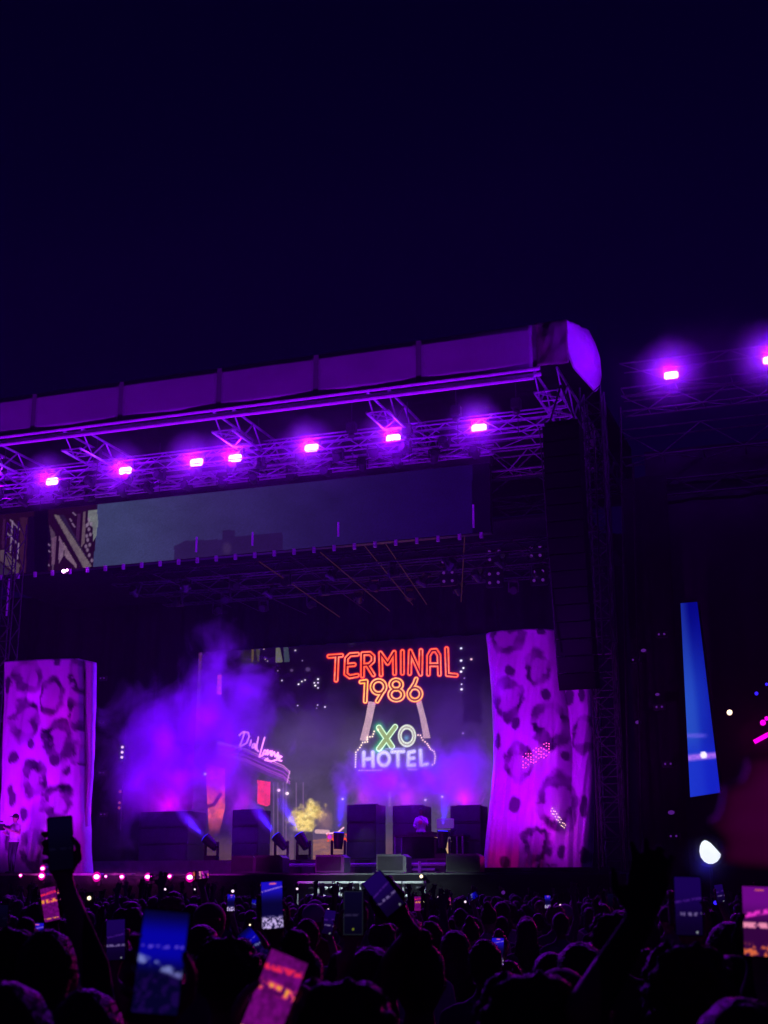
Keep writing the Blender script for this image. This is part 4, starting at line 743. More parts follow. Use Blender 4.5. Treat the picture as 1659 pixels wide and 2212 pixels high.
#PEOPLE
# ------------------------------------------------------------------ people
def remesh(mb, name, voxel, smooth_it=3):
    me = bpy.data.meshes.new('src'); mb.bm.to_mesh(me); mb.bm.free(); o = bpy.data.objects.new('src', me); COL.objects.link(o)
    m = o.modifiers.new('r', 'REMESH'); m.mode = 'VOXEL'; m.voxel_size = voxel; m.use_smooth_shade = True
    if smooth_it: s = o.modifiers.new('s', 'SMOOTH'); s.iterations = smooth_it; s.factor = .5
    dg = bpy.context.evaluated_depsgraph_get(); r = bpy.data.meshes.new_from_object(o.evaluated_get(dg)); r.name = name
    bpy.data.objects.remove(o); bpy.data.meshes.remove(me); r.polygons.foreach_set('use_smooth', [True]*len(r.polygons)); return r
V3 = Vector
def hand(mb, wrist, d, palm_n, s=1, curl=.3, side=1, spread=.02):
    """open hand: d direction of fingers, palm_n palm normal"""
    d = V3(d).normalized(); n = V3(palm_n).normalized(); x = d.cross(n).normalized()*side; w = V3(wrist)
    mb.capsule(w, w+d*.05*s, .028*s, .03*s, 1)
    for k in range(4): mb.capsule(w+d*.03*s+x*(k-1.5)*.012*s, w+d*.085*s+x*(k-1.5)*.021*s, .018*s, .013*s, 1)
    L = (.058, .075, .082, .07)
    for k in range(4):
        b = w+d*.088*s+x*(k-1.5)*.0215*s; dd = (d+x*(k-1.5)*spread*6).normalized(); l = L[k]*s
        m1 = b+(dd*.95+n*curl*.5)*l*.5; m2 = m1+(dd*(1-curl)+n*curl)*l*.5
        mb.capsule(b, m1, .0105*s, .0095*s, 1); mb.capsule(m1, m2, .0095*s, .008*s, 1)
    b = w+d*.02*s+x*.028*s*1.0; m1 = b+(d*.6+x*.8).normalized()*.04*s; m2 = m1+(d*.9+x*.35).normalized()*.035*s
    mb.capsule(b, m1, .014*s, .011*s, 1); mb.capsule(m1, m2, .011*s, .009*s, 1)
def grip(mb, M, wrist, side=1, s=1):
    """hand closed round a phone; M = phone frame (x width, y away from viewer, z up)"""
    T = lambda x, y, z: M @ V3((x*side, y, z))
    mb.capsule(wrist, T(.0, .035, -.075), .027*s, .03*s, 1); mb.capsule(T(.018, .03, -.07), T(.02, .03, -.02), .026*s, .024*s, 1); mb.capsule(T(-.012, .03, -.07), T(-.01, .03, -.015), .026*s, .022*s, 1)
    for k in range(4):
        z = -.055+.026*k; mb.capsule(T(-.005, .03, z), T(-.036, .022, z+.008), .0115, .0105, 1); mb.capsule(T(-.036, .022, z+.008), T(-.049, .002, z+.01), .0105, .0095, 1); mb.capsule(T(-.049, .002, z+.01), T(-.037, -.014, z+.01), .0095, .008, 1)
    mb.capsule(T(.025, .03, -.07), T(.05, .008, -.045), .016, .013, 1); mb.capsule(T(.05, .008, -.045), T(.047, -.012, -.01), .013, .011, 1); mb.capsule(T(.047, -.012, -.01), T(.034, -.016, .012), .011, .009, 1)
def body_prims(h=1.75, arms=None, lean=0, wid=1.0, hands=None, legs=None):
    """faces +y. arms: [(elbow, wrist), (elbow, wrist)] right (x+) then left, in metres for h=1.75; None hangs"""
    k = h/1.75; mb = MB(); q = lambda x, y, z: V3((x*k*wid if abs(z-1.0) < .6 else x*k, (y+lean*max(0, z-.9))*k, z*k))
    for s in (1, -1):
        lx = .09*s; f = legs[0 if s > 0 else 1] if legs else ((.1*s, .02, .5), (.11*s, -.01, .09))
        mb.capsule(q(lx, 0, .92), q(*f[0]), .088*k, .058*k); mb.capsule(q(*f[0]), q(*f[1]), .056*k, .04*k); mb.capsule(q(f[1][0], f[1][1]-.02, .045), q(f[1][0]*1.1, f[1][1]+.15, .04), .045*k, .036*k)
    mb.capsule(q(-.07, 0, .95), q(.07, 0, .95), .115*k, .115*k); mb.capsule(q(-.06, 0, 1.02), q(-.075, .0, 1.3), .1*k, .115*k); mb.capsule(q(.06, 0, 1.02), q(.075, .0, 1.3), .1*k, .115*k)
    mb.capsule(q(-.13, -.01, 1.395), q(.13, -.01, 1.395), .07*k, .07*k); mb.capsule(q(0, -.01, 1.38), q(0, .01, 1.52), .062*k, .052*k); mb.capsule(q(-.1, 0, 1.41), q(0, 0, 1.48), .05*k, .05*k); mb.capsule(q(.1, 0, 1.41), q(0, 0, 1.48), .05*k, .05*k)
    H = q(0, .015, 1.64); mb.ball(H, .1*k, 3, (.78, .96, 1.12)); mb.capsule(H+V3((0, .035, -.06))*k, H+V3((0, .055, -.085))*k, .052*k, .035*k); mb.ball(H+V3((0, .1, -.012))*k, .016*k, 2, (.8, 1, 1.4))
    mb.ball(H+V3((0, .088, -.062))*k, .02*k, 2, (1.3, .6, .5))
    for s in (1, -1): mb.ball(H+V3((s*.08, 0, -.01))*k, .022*k, 2, (.45, .8, 1.3)); mb.ball(H+V3((s*.032, .08, .03))*k, .02*k, 2, (1.2, .6, .5))
    for i, s in enumerate((1, -1)):
        sh = q(.175*s, -.01, 1.385); a = arms[i] if arms and arms[i] else ((.23*s, -.02, 1.11), (.25*s, .08, .87)); e_, w_ = q(*a[0]), q(*a[1])
        mb.capsule(sh, e_, .058*k, .043*k); mb.capsule(e_, w_, .042*k, .028*k); hd = (hands or {}).get(i)
        if hd is None: hand(mb, w_, (w_-e_), V3((0, .3, 0))+V3((-s, 0, 0))*.5, 1, .45, s)
        elif hd[0] == 'grip': grip(mb, hd[1], w_, hd[2])
        elif hd[0] == 'flat': hand(mb, w_, hd[1], hd[2], 1, hd[3], s, 0)
        elif hd[0] == 'open': hand(mb, w_, hd[1], hd[2], 1, hd[3], s, .022)
    return mb, H, k
def dress(me, ms, h, sleeve=True, z_head=1.5, tro=M_trous, shirt_z=.93):
    """materials by region: skin, shirt, trousers"""
    k = h/1.75; me.materials.clear()
    for m in (ms[0], ms[1], tro): me.materials.append(m)
    n = len(me.polygons); c = np.zeros(n*3); me.polygons.foreach_get('center', c); c = c.reshape(-1, 3)/k; idx = np.ones(n, np.int32)
    idx[c[:, 2] < shirt_z] = 2; idx[(c[:, 2] > z_head) & (np.abs(c[:, 0]) < .12)] = 0
    far = np.hypot(c[:, 0], c[:, 1]*1.0) > (.3 if sleeve else .24); idx[far & (c[:, 2] > .5)] = 0; idx[c[:, 2] < .08] = 2
    me.polygons.foreach_set('material_index', idx); return me
def hair_mesh(kind, fine=False, seed=0):
    """centred on the head centre, facing +y"""
    mb = MB(); rnd = random.Random(seed)
    if kind == 'short': mb.ball((0, -.012, .022), .103, 3, (.84, 1.0, 1.05)); mb.ball((0, -.03, -.01), .088, 2, (.92, .9, 1))
    elif kind == 'long':
        mb.ball((0, -.012, .022), .108, 3, (.88, 1.0, 1.06)); mb.capsule((0, -.04, 0), (0, -.075, -.27), .088, .075); mb.capsule((.05, -.02, -.05), (.085, -.05, -.27), .05, .035); mb.capsule((-.05, -.02, -.05), (-.085, -.05, -.25), .05, .035)
    elif kind == 'bun': mb.ball((0, -.012, .02), .101, 3, (.84, 1, 1.03)); mb.ball((0, -.05, .125), .045, 2)
    elif kind == 'curly':
        for _ in range(150):
            a = rnd.uniform(0, 6.28); b = rnd.uniform(-.35, 1); r = .1; mb.ball((r*math.cos(a)*math.cos(b)*.95, -.02+r*math.sin(a)*math.cos(b)*(1 if math.sin(a) < 0 else .6), .03+r*math.sin(b)), rnd.uniform(.014, .027), 1)
        mb.ball((0, -.015, .02), .105, 2)
    me = remesh(mb, 'hair', .007 if fine else .013, 2)
    co = np.zeros(len(me.vertices)*3); me.vertices.foreach_get('co', co); co = co.reshape(-1, 3)
    nn = np.array([mnoise.noise(V3(c*28+seed)) for c in co]); co *= (1+.05*nn)[:, None]; me.vertices.foreach_set('co', co.ravel())
    # loose strands
    bm = bmesh.new(); bm.from_mesh(me); vs = [v for v in bm.verts if v.co.z > -.05 or kind == 'long']; N = 900 if fine else 160
    bm.normal_update()
    for v in rnd.sample(vs, min(N, len(vs))):
        nrm = v.normal.copy(); L = rnd.uniform(.008, .026)*(1.5 if kind in ('curly', 'long') else 1); t = nrm.orthogonal().normalized(); t.rotate(Matrix.Rotation(rnd.uniform(0, 6.28), 3, nrm)); w = .0016 if fine else .003
        a = bm.verts.new(v.co+t*w); b = bm.verts.new(v.co-t*w); c = bm.verts.new(v.co+nrm*L*.6+V3((0, -.3, -.5))*L*.4+t*rnd.uniform(-1, 1)*L*.6); bm.faces.new((a, b, c))
    bm.to_mesh(me); bm.free(); me.materials.append(M_hair[0]); return me
def cap_mesh(back=False):
    mb = MB(); mb.ball((0, -.008, .035), .108, 3, (.86, 1.02, .86)); s = -1 if back else 1
    mb.poly([(-.07, .03), (.07, .03), (.07, .045), (-.07, .045)], s*.07, s*.175); mb.ball((0, -.008, .128), .008, 1)
    return mb.mesh('cap', M_cap[0], True)
def phone_cols(kind, nx, nz, seed):
    s, t = np.meshgrid(np.linspace(0, 1, nx), np.linspace(0, 1, nz)); q = lambda c: np.array(c, float)
    n = fbm(s*9+seed, t*16, seed); n2 = fbm(s*16+seed*3, t*30, seed+4)
    if kind == 'blue':
        img = q([6, 3, 44])+q([1, 0, 128])*sstep(1.05, .75, t)[..., None]*sstep(.35, .6, t)[..., None]; img = mix(img, .85*sstep(.06, .02, np.abs(t-.47+.14*(s-.4)))*sstep(.42, .6, n), (140, 150, 220)); img = mix(img, .8*sstep(.02, .008, np.abs(t-.64-.02*s))*(n2 > .52), (120, 90, 255)); img = mix(img, .35*sstep(.45, .3, t)*(n > .5), (60, 10, 130))
    elif kind == 'pink':
        img = q([130, 8, 140])*(.5+.6*n)[..., None]; img = mix(img, sstep(.05, .02, np.abs(t-.80-.05*s))*sstep(.35, .5, n2), (255, 40, 90)); img = mix(img, sstep(.085, .04, np.abs(t-.60))*sstep(.38, .5, n), (255, 60, 120)); img = mix(img, sstep(.06, .03, np.abs(t-.60))*sstep(.5, .62, n), (255, 170, 60)); img = mix(img, sstep(.03, .01, np.abs(t-.08))*sstep(.5, .6, n2), (255, 150, 70))
    elif kind == 'pinktall':
        img = q([120, 10, 150])*(.45+.5*sstep(.4, .8, t))[..., None]; img = mix(img, sstep(.05, .02, np.abs(t-.62-.1*(s-.5)))*sstep(.3, .5, n2), (255, 50, 220)); img = mix(img, sstep(.05, .03, np.abs(t-.44))*sstep(.35, .5, n), (255, 150, 190)); img = mix(img, .9*sstep(.22, .1, t)*sstep(.45, .6, n), (255, 120, 70)); img = mix(img, sstep(.012, .006, np.abs(t-.95))*(np.abs(s-.55) < .14), (255, 110, 80))
    elif kind == 'dim':
        img = q([20, 2, 66])*(.6+.7*sstep(0, .8, t))[..., None]; img = mix(img, .7*sstep(.03, .01, np.abs(t-.6-.08*(s-.5)))*(n2 > .4), (80, 30, 150)); img = mix(img, .8*sstep(.04, .02, np.abs(t-.36))*sstep(.42, .55, n), (130, 110, 170)); img = mix(img, sstep(.05, .03, np.hypot((s-.8), (t-.05)*2)), (150, 160, 170))
    elif kind == 'dark': img = q([4, 2, 24])*(.7+.6*sstep(.2, .9, t))[..., None]; img = mix(img, .5*sstep(.03, .01, np.abs(t-.4))*(n > .5), (20, 14, 50))
    elif kind == 'darkdot':
        img = q([8, 4, 34])*(.7+.5*t)[..., None]; img = mix(img, .6*sstep(.04, .01, np.abs(t-.45))*(n > .5), (60, 50, 90)); img = mix(img, sstep(.07, .04, np.hypot((s-.5)*1, (t-.13)*2)), (120, 130, 30)); img = mix(img, .5*((s < .03) | (s > .97) | (t > .985) | (t < .015)), (50, 60, 60))
    elif kind == 'bluewhite':
        img = q([10, 5, 60])+q([20, 10, 150])*sstep(.5, .9, t)[..., None]; img = mix(img, .8*sstep(.015, .006, np.abs(t-.84-.1*(s-.5)))*(n2 > .4), (200, 150, 255)); img = mix(img, sstep(.3, .2, t)*sstep(.4, .55, n2), (215, 190, 255)); img = mix(img, sstep(.02, .01, np.abs(t-.96))*(np.abs(s-.55) < .15), (255, 110, 130))
    return lin(img)
def phone(M, kind, label, group=None, nx=16, nz=34, w=.074, h=.155, seed=1, st=True):
    o = bpy.data.objects.new('mobile_phone', None); link(o); o.matrix_world = M; tag(o, label, 'phone', group)
    MB().box(-w/2, w/2, 0, .009, -h/2, h/2, .003).build('case', M_phone, o)
    x, z = np.meshgrid(np.linspace(-w/2+.003, w/2-.003, nx), np.linspace(-h/2+.004, h/2-.004, nz))
    link(bpy.data.objects.new('phone_screen', grid_mesh('phone_screen', np.stack([x, 0*x-.0006, z], -1), phone_cols(kind, nx, nz, seed), E_phone, False)), o); return o
def person_obj(label, group, loc, rz, body, hair, H, hm, kk, name='person', cap=None, capm=None, cat='person'):
    o = inst(name, body, None, loc, (0, 0, rz)); tag(o, label, cat, group)
    if hair is not None:
        h = inst('hair', hair, o, H, None, (kk,)*3)
        if hm is not None and h.data.materials[0] != hm: h.material_slots[0].link = 'OBJECT'; h.material_slots[0].material = hm
    if cap is not None:
        c = inst('cap', cap, o, H, None, (kk,)*3)
        if capm is not None: c.material_slots[0].link = 'OBJECT'; c.material_slots[0].material = capm
    return o

# hair and body variants for the standing crowd
HK = ('short', 'long', 'bun', 'curly'); HAIR = {k: hair_mesh(k, False, i*3) for i, k in enumerate(HK)}; HAIRF = {k: hair_mesh(k, True, i*3+1) for i, k in enumerate(HK)}; CAPS = (cap_mesh(False), cap_mesh(True))
POSE = {'down': (None, {}), 'up': (((.27, .12, 1.62), (.2, .22, 1.86)), {}), }
def pf(x, y, z, tilt=0, roll=0): return Matrix.Translation((x, y, z)) @ Matrix.Rotation(roll, 4, 'Y') @ Matrix.Rotation(tilt, 4, 'X')
VAR = []     # (name, body mesh, head pos, phone frame or None, words)
def mkvar(name, words, arms, hands, ph=None, sleeve=True, vox=.016, shirt=0, skin=0):
    mb, H, k = body_prims(1.75, arms, 0, 1.0, hands); me = remesh(mb, 'person', vox, 2); dress(me, (M_skin[skin], M_shirt[shirt]), 1.75, sleeve); VAR.append((name, me, H, ph, words))
P1 = pf(.17, .30, 1.90); P2 = pf(-.16, .28, 1.84); P3_ = pf(.0, .34, 1.78)
for sk, shs in ((0, (0, 1)), (1, (2, 3)), (2, (4,))):
    for shirt in shs: mkvar('down', 'standing with lowered arms', None, {}, None, True, .02, shirt, sk)
mkvar('phone', 'holding up a phone in the right hand', (((.27, .16, 1.52), (.19, .30, 1.77)), None), {0: ('grip', P1, 1)}, P1, True, .011, 0, 0)
mkvar('phone', 'holding up a phone in the left hand', (None, ((-.27, .16, 1.46), (-.17, .28, 1.72))), {1: ('grip', P2, -1)}, P2, True, .011, 1, 1)
mkvar('raised', 'raising one open hand', (((.26, .03, 1.62), (.24, .08, 1.88)), None), {0: ('open', (0.1, .1, 1), (0, 1, 0), .15)}, None, True, .012, 2, 0)
mkvar('raised', 'raising both hands', (((.28, .05, 1.6), (.3, .1, 1.84)), ((-.28, .05, 1.6), (-.26, .1, 1.86))), {0: ('open', (.1, .1, 1), (0, 1, 0), .2), 1: ('open', (-.1, .1, 1), (0, 1, 0), .3)}, None, True, .012, 0, 1)
SHN = ('black', 'white', 'grey', 'red', 'blue')
WORD = {'short': 'short hair', 'long': 'long loose hair', 'bun': 'hair in a bun', 'curly': 'curly hair'}

# near people, each built on its own: head centre in the picture, depth, hair
def near(label, px, ptop, Y, hair, hm=0, shirt=0, skin=0, rz=None, arms_w=None, vox=.014, cap=None, wid=1.05, hands_w=None):
    """head top at (px, ptop) at depth Y; arms_w / hands_w given in world space"""
    T = at(px, ptop, Y); h = max(1.5, min(1.95, (T.z-.012)/1.0)); hk = T.z/(1.64+.125)*1.0; h = 1.75*hk; rz = rz if rz is not None else 0.0
    R_ = Matrix.Translation((T.x, T.y, 0)) @ Matrix.Rotation(rz, 4, 'Z'); inv = R_.inverted(); k = h/1.75
    arms = None; hands = {}
    if arms_w: arms = [None if a is None else tuple(tuple((inv @ V3(p))/k) for p in a) for a in arms_w]
    if hands_w:
        for i, hd in hands_w.items():
            if hd[0] == 'grip': hands[i] = ('grip', inv @ hd[1], hd[2])
            else: hands[i] = (hd[0], inv.to_3x3() @ V3(hd[1]), inv.to_3x3() @ V3(hd[2]), hd[3])
    mb, H, k = body_prims(h, arms, 0, wid, hands); me = remesh(mb, 'person', vox, 2); dress(me, (M_skin[skin], M_shirt[shirt]), h)
    hm_ = None if hair is None else HAIRF[hair]
    o = person_obj(label, None, (T.x, T.y, 0), rz, me, hm_, H, M_hair[hm], k*1.0, cap=None if cap is None else CAPS[cap[0]], capm=None if cap is None else M_cap[cap[1]]); return o
def held(px, py, Y, roll, kind, label, person=None, nx=40, nz=84, tilt=-8, side=1, seed=1, yaw=0):
    """phone centre at picture point, screen facing us"""
    c = at(px, py, Y); d = Matrix.Rotation(-math.atan2(c.x, c.y)+R(yaw), 4, 'Z')
    M = Matrix.Translation(c) @ d @ Matrix.Rotation(R(roll), 4, 'Y') @ Matrix.Rotation(R(tilt), 4, 'X'); phone(M, kind, label, None, nx, nz, seed=seed); return M
def wr(M, side, dz=-.145, dx=.0): return M @ V3((dx*side, .04, dz))
# dark phone raised at the left
M = held(131, 1822, 4.0, -6, 'dark', 'dark screened phone raised high before the left leopard column', tilt=0)
near('person raising a dark phone high before the left leopard column, elbow at the frame bottom', 105, 2010, 4.15, 'short', 0, 0, 0, arms_w=[(at(205, 2090, 4.1), wr(M, 1, -.16, .02)), None], hands_w={0: ('grip', M, 1)}, vox=.0075)
M = held(347, 2078, 2.15, 5, 'blue', 'large out of focus phone with deep blue picture at the lower left', tilt=-4, seed=5)
near('blurred person at the lower left holding the large blue phone', 430, 2250, 2.2, 'short', 0, 0, 1, arms_w=[(at(440, 2420, 2.0), wr(M, 1, -.15, .03)), None], hands_w={0: ('grip', M, 1)}, vox=.0075)
M = held(590, 2156, 2.45, 22, 'pink', 'tilted phone with bright pink and orange picture at the lower middle', tilt=-4, seed=9)
near('person with dark round hair holding the tilted pink phone', 735, 2120, 2.75, 'curly', 0, 0, 0, arms_w=[None, (at(640, 2420, 2.5), wr(M, -1, -.15, .03))], hands_w={1: ('grip', M, -1)}, vox=.0075)
M = held(1640, 1990, 3.1, 2, 'pinktall', 'bright magenta phone cut by the right picture edge', tilt=-2, seed=3, yaw=0)
near('person outside the right edge holding the bright magenta phone', 1720, 2080, 3.2, 'long', 1, 0, 0, arms_w=[None, (at(1668, 2190, 3.1), wr(M, -1, -.15, .02))], hands_w={1: ('grip', M, -1)}, vox=.009)
M = held(1487, 1957, 3.7, 1, 'dim', 'dim violet phone raised above the large blurred head at the right', tilt=0, seed=4)
near('person with a lit tuft of hair at the lower right raising a dim phone', 1478, 2042, 3.55, 'curly', 1, 0, 0, arms_w=[(at(1590, 2100, 3.6), wr(M, 1, -.15, .02)), None], hands_w={0: ('grip', M, 1)}, vox=.009)
M = held(588, 1955, 4.6, -3, 'bluewhite', 'phone showing a blue picture with white lower part, left of the centre', tilt=0, seed=6)
near('person under the blue and white phone left of the centre', 560, 2062, 4.8, 'short', 0, 2, 1, arms_w=[(at(625, 2080, 4.7), wr(M, 1, -.15, .02)), None], hands_w={0: ('grip', M, 1)}, vox=.010)
M = held(763, 1972, 4.9, 0, 'darkdot', 'dark phone with thin bright rim and yellow dot, centre of the crowd', tilt=0, seed=8)
near('person in the crowd centre holding up the dark rimmed phone', 800, 2050, 5.1, 'long', 0, 0, 0, arms_w=[None, (at(735, 2080, 5.0), wr(M, -1, -.15, .02))], hands_w={1: ('grip', M, -1)}, vox=.010)
M = held(828, 1930, 4.4, -38, 'dim', 'tilted dark blue phone raised in the middle before the stage', tilt=-30, seed=12)
near('person raising a tilted phone in the middle of the crowd', 905, 2030, 4.6, 'bun', 0, 0, 2, arms_w=[None, (at(850, 2080, 4.5), wr(M, -1, -.15, .0))], hands_w={1: ('grip', M, -1)}, vox=.010)
M = held(250, 2030, 5.4, -3, 'dim', 'phone with a violet picture left of the large blue phone', tilt=0, seed=14)
near('person behind the large blue phone holding a small violet phone', 300, 2090, 5.6, 'short', 1, 0, 0, arms_w=[None, (at(262, 2150, 5.5), wr(M, -1, -.15, .02))], hands_w={1: ('grip', M, -1)}, vox=.011)
M = held(108, 1953, 6.3, -12, 'pink', 'small bright pink phone left of the raised dark phone', tilt=0, seed=15)
near('person left of the raised dark phone filming with a small pink phone', 60, 2000, 6.5, 'bun', 0, 0, 0, arms_w=[(at(115, 2060, 6.4), wr(M, 1, -.15, .0)), None], hands_w={0: ('grip', M, 1)}, vox=.012)
# big raised open hand, blurred, at the right, and a magenta lit hand at the right edge
near('person with curly dark hair raising a bare arm and big open hand', 1140, 2105, 2.85, 'curly', 0, 0, 1, arms_w=[(at(1265, 2185, 2.75), at(1385, 1985, 2.7)), None], hands_w={0: ('open', (.25, 0, 1), (0, 1, .1), .5)}, vox=.0085, wid=1.15)
M = held(2700, 2060, .75, 0, 'pinktall', 'added unseen magenta phone for the hand light, just outside the right picture edge', tilt=0, seed=31)  # unseen phone, added as a source for the hand light
near('person at the right edge pointing a blurred magenta lit hand across the picture', 3300, 1750, .95, 'short', 0, 0, 0, arms_w=[(at(3600, 2500, .9), wr(M, 1, -.15, .02)), (at(2650, 2020, .92), at(2085, 1790, .9))], hands_w={0: ('grip', M, 1), 1: ('flat', (-1, .05, .10), (0, -1, -.3), .12)}, vox=.008)
lamp('added_hand_glow', 'POINT', at(2300, 2100, .66), (.8, 0, 1), .22, size=.06)  # added lamp out of view, brightens the near hand
for a in (('person at the left edge with dark hair seen from behind', 15, 2008, 4.3, 'curly', 0, 0, 0), ('person at the lower left corner with a lit crown of hair', 20, 2125, 2.6, 'short', 1, 2, 0), ('person with a dark rounded head left of the pink phone', 492, 2026, 4.6, 'curly', 0, 0, 1),
          ('person with a pale edged head near the centre', 664, 1985, 9.5, 'short', 1, 2, 0), ('person with a large lit rim of hair right of the centre', 1252, 2040, 5.4, 'long', 1, 3, 0), ('person at the bottom right corner', 1600, 2165, 2.7, 'long', 1, 0, 0),
          ('person with short hair just right of the tilted phone', 887, 1984, 8.0, 'short', 1, 1, 1), ('person with a narrow dark head right of the centre', 929, 1990, 9, 'short', 0, 0, 0), ('person with a hair clip right of the centre', 982, 2012, 8.4, 'long', 0, 0, 0),
          ('person with a round dark head before the small blue phone', 1047, 2030, 7.0, 'short', 0, 4, 2), ('person with a lit ring of hair left of the centre', 372, 1938, 12, 'curly', 2, 2, 0), ('person left of the raised hand with round hair', 1320, 1975, 7.2, 'curly', 0, 0, 0),
          ('person with a broad dark head at the lower left', 190, 2140, 3.1, 'short', 0, 0, 0), ('person with a dark head behind the pink phone', 640, 2036, 4.3, 'bun', 0, 0, 0)):
    near(a[0], *a[1:5], hm=a[5], shirt=a[6], skin=a[7], vox=.014, wid=1.05)
near('person in an olive cap worn backwards left of the centre', 453, 1950, 8.2, None, 0, 0, 0, cap=(1, 1)); near('person in a pale cap in front of the raised bare arm', 1212, 2092, 4.4, None, 0, 0, 0, cap=(1, 0), vox=.014)
M = held(1075, 2055, 8.2, 2, 'bluewhite', 'small upright blue phone right of the round dark head', tilt=0, seed=21)
near('person holding the small upright blue phone', 1100, 2075, 8.4, 'short', 0, 0, 0, arms_w=[None, (at(1082, 2120, 8.3), wr(M, -1, -.15, .02))], hands_w={1: ('grip', M, -1)}, vox=.014)
M = held(548, 2040, 6.2, -40, 'blue', 'tilted blue phone low in the crowd left of the pink phone', tilt=0, seed=22)
M2 = held(76, 2030, 6.6, 0, 'bluewhite', 'small bright blue phone at the far left of the crowd', tilt=0, seed=23)
near('person holding the tilted blue phone low in the crowd', 585, 2090, 6.5, 'short', 0, 0, 0, arms_w=[None, (at(575, 2150, 6.3), wr(M, -1, -.15, .02))], hands_w={1: ('grip', M, -1)}, vox=.014)
near('person holding the small bright blue phone at the far left', 55, 2080, 6.8, 'long', 0, 0, 0, arms_w=[(at(95, 2140, 6.7), wr(M2, 1, -.15, .02)), None], hands_w={0: ('grip', M2, 1)}, vox=.014)

# the standing crowd
NEAR_XY = [o.location.copy() for o in bpy.data.objects if o.name.startswith('person') and o.parent is None]
pts = []; tries = 0
while len(pts) < 262 and tries < 60000:
    tries += 1; Y = 5.6+random.random()**.8*20.5; x = random.uniform(-1, 1)*(Y*.31+.6)
    if any((x-p[0])**2+(Y-p[1])**2 < .36 for p in pts) or any((x-p.x)**2+(Y-p.y)**2 < .4 for p in NEAR_XY): continue
    if Y < 7.5 and random.random() < .5: continue
    pts.append((x, Y))
def where(x, Y):
    px, _ = proj(np.array([[x, Y, 1.7]])); px = px[0]
    z = ('below the left leopard column' if px < 200 else 'below the footlights' if px < 430 else 'before the left part of the stage' if px < 620 else 'before the white front ledge' if px < 920 else 'before the table stage part' if px < 1040 else 'below the stepped leopard column' if px < 1290 else 'below the scaffold tower' if px < 1440 else 'below the right wing')
    return z, ('near' if Y < 10 else 'middle' if Y < 16 else 'far')
PHM = {}
def small_phone(M, kind, label, seed):
    key = (kind, seed)
    if key not in PHM: PHM[key] = phone(M, kind, label, 'phones held up in the crowd', 8, 16, seed=seed); return PHM[key]
    o = copy_tree(PHM[key]); o.matrix_world = M; o['label'] = label; return o
seen = {}
for i, (x, Y) in enumerate(pts):
    r_ = random.random(); v = VAR[random.randrange(5)] if r_ < .86 else VAR[5+random.randrange(2)] if r_ < .91 else VAR[7+random.randrange(2)]
    if Y < 9 and v[0] != 'down': v = VAR[i % 5]
    vi = [q[1] for q in VAR].index(v[1]); sh = SHN[[0, 1, 2, 3, 4, 0, 1, 2, 0][vi]]; s = random.uniform(.90, 1.045); s = min(s, (1.95-.004*Y-.03)/1.765*1.02)
    hk = random.choice(('short', 'short', 'short', 'long', 'long', 'bun', 'curly')); hmI = random.choices((0, 1, 2), (5, 4, 1))[0]; cp = random.random() < .1
    zn, row = where(x, Y); ci = random.randrange(3)
    look = ('%s cap' % ('black', 'olive', 'white')[ci]) if cp else ('%s %s' % (('dark', 'brown', 'blond')[hmI], WORD[hk]))
    pw_ = {'standing with lowered arms': '', 'holding up a phone in the right hand': 'phone in right hand, ', 'holding up a phone in the left hand': 'phone in left hand, ', 'raising one open hand': 'one hand raised, ', 'raising both hands': 'both hands raised, '}[v[4]]
    lab = '%s, %s shirt, %s%s rows, %s' % (look, sh, pw_, row, zn); lab = 'person, '+lab
    if len(lab.split()) > 16: lab = lab.replace('the ', '')
    if len(lab.split()) > 16: lab = lab.replace(' rows,', ',').replace('long loose hair', 'long hair').replace('hair in a bun', 'bun').replace('left part of stage', 'stage left')
    rz = R(random.uniform(-28, 24)) if v[0] == 'down' else R(random.uniform(-14, 14))
    o = person_obj(lab, 'people standing in the crowd', (x, Y, 0), rz, v[1], None if cp else HAIR[hk], v[2], M_hair[hmI], 1.0, cap=CAPS[ci % 2] if cp else None, capm=M_cap[ci]); o.scale = (s*random.uniform(.95, 1.08), s, s)
    if v[3] is not None:
        kd = random.choice(('blue', 'pink', 'dim', 'bluewhite', 'pinktall', 'dark')); Mp = Matrix.Translation((x, Y, 0)) @ Matrix.Rotation(rz, 4, 'Z') @ Matrix.Diagonal((o.scale.x, s, s, 1)) @ v[3]
        small_phone(Mp, kd, 'phone, %s picture, %s rows, %s' % ({'blue': 'deep blue', 'pink': 'pink and orange', 'dim': 'dim violet', 'bluewhite': 'blue and white', 'pinktall': 'bright magenta', 'dark': 'almost black'}[kd], row, zn), random.randrange(2))
from collections import defaultdict
dd = defaultdict(list)
for o in bpy.data.objects:
    if o.parent is None and o.get('category') in ('person', 'phone'): dd[o['label']].append(o)
for lb, os_ in dd.items():
    if len(os_) > 1:
        os_.sort(key=lambda o: o.location.x/o.location.y)
        for j, o in enumerate(os_): o['label'] = ' '.join(lb.split()[:13])+(' (%s)' % (('left one', 'right one') if len(os_) == 2 else ('left one', 'middle one', 'right one') if len(os_) == 3 else ('leftmost', 'second', 'third', 'fourth', 'fifth', 'sixth', 'seventh'))[min(j, 6)])
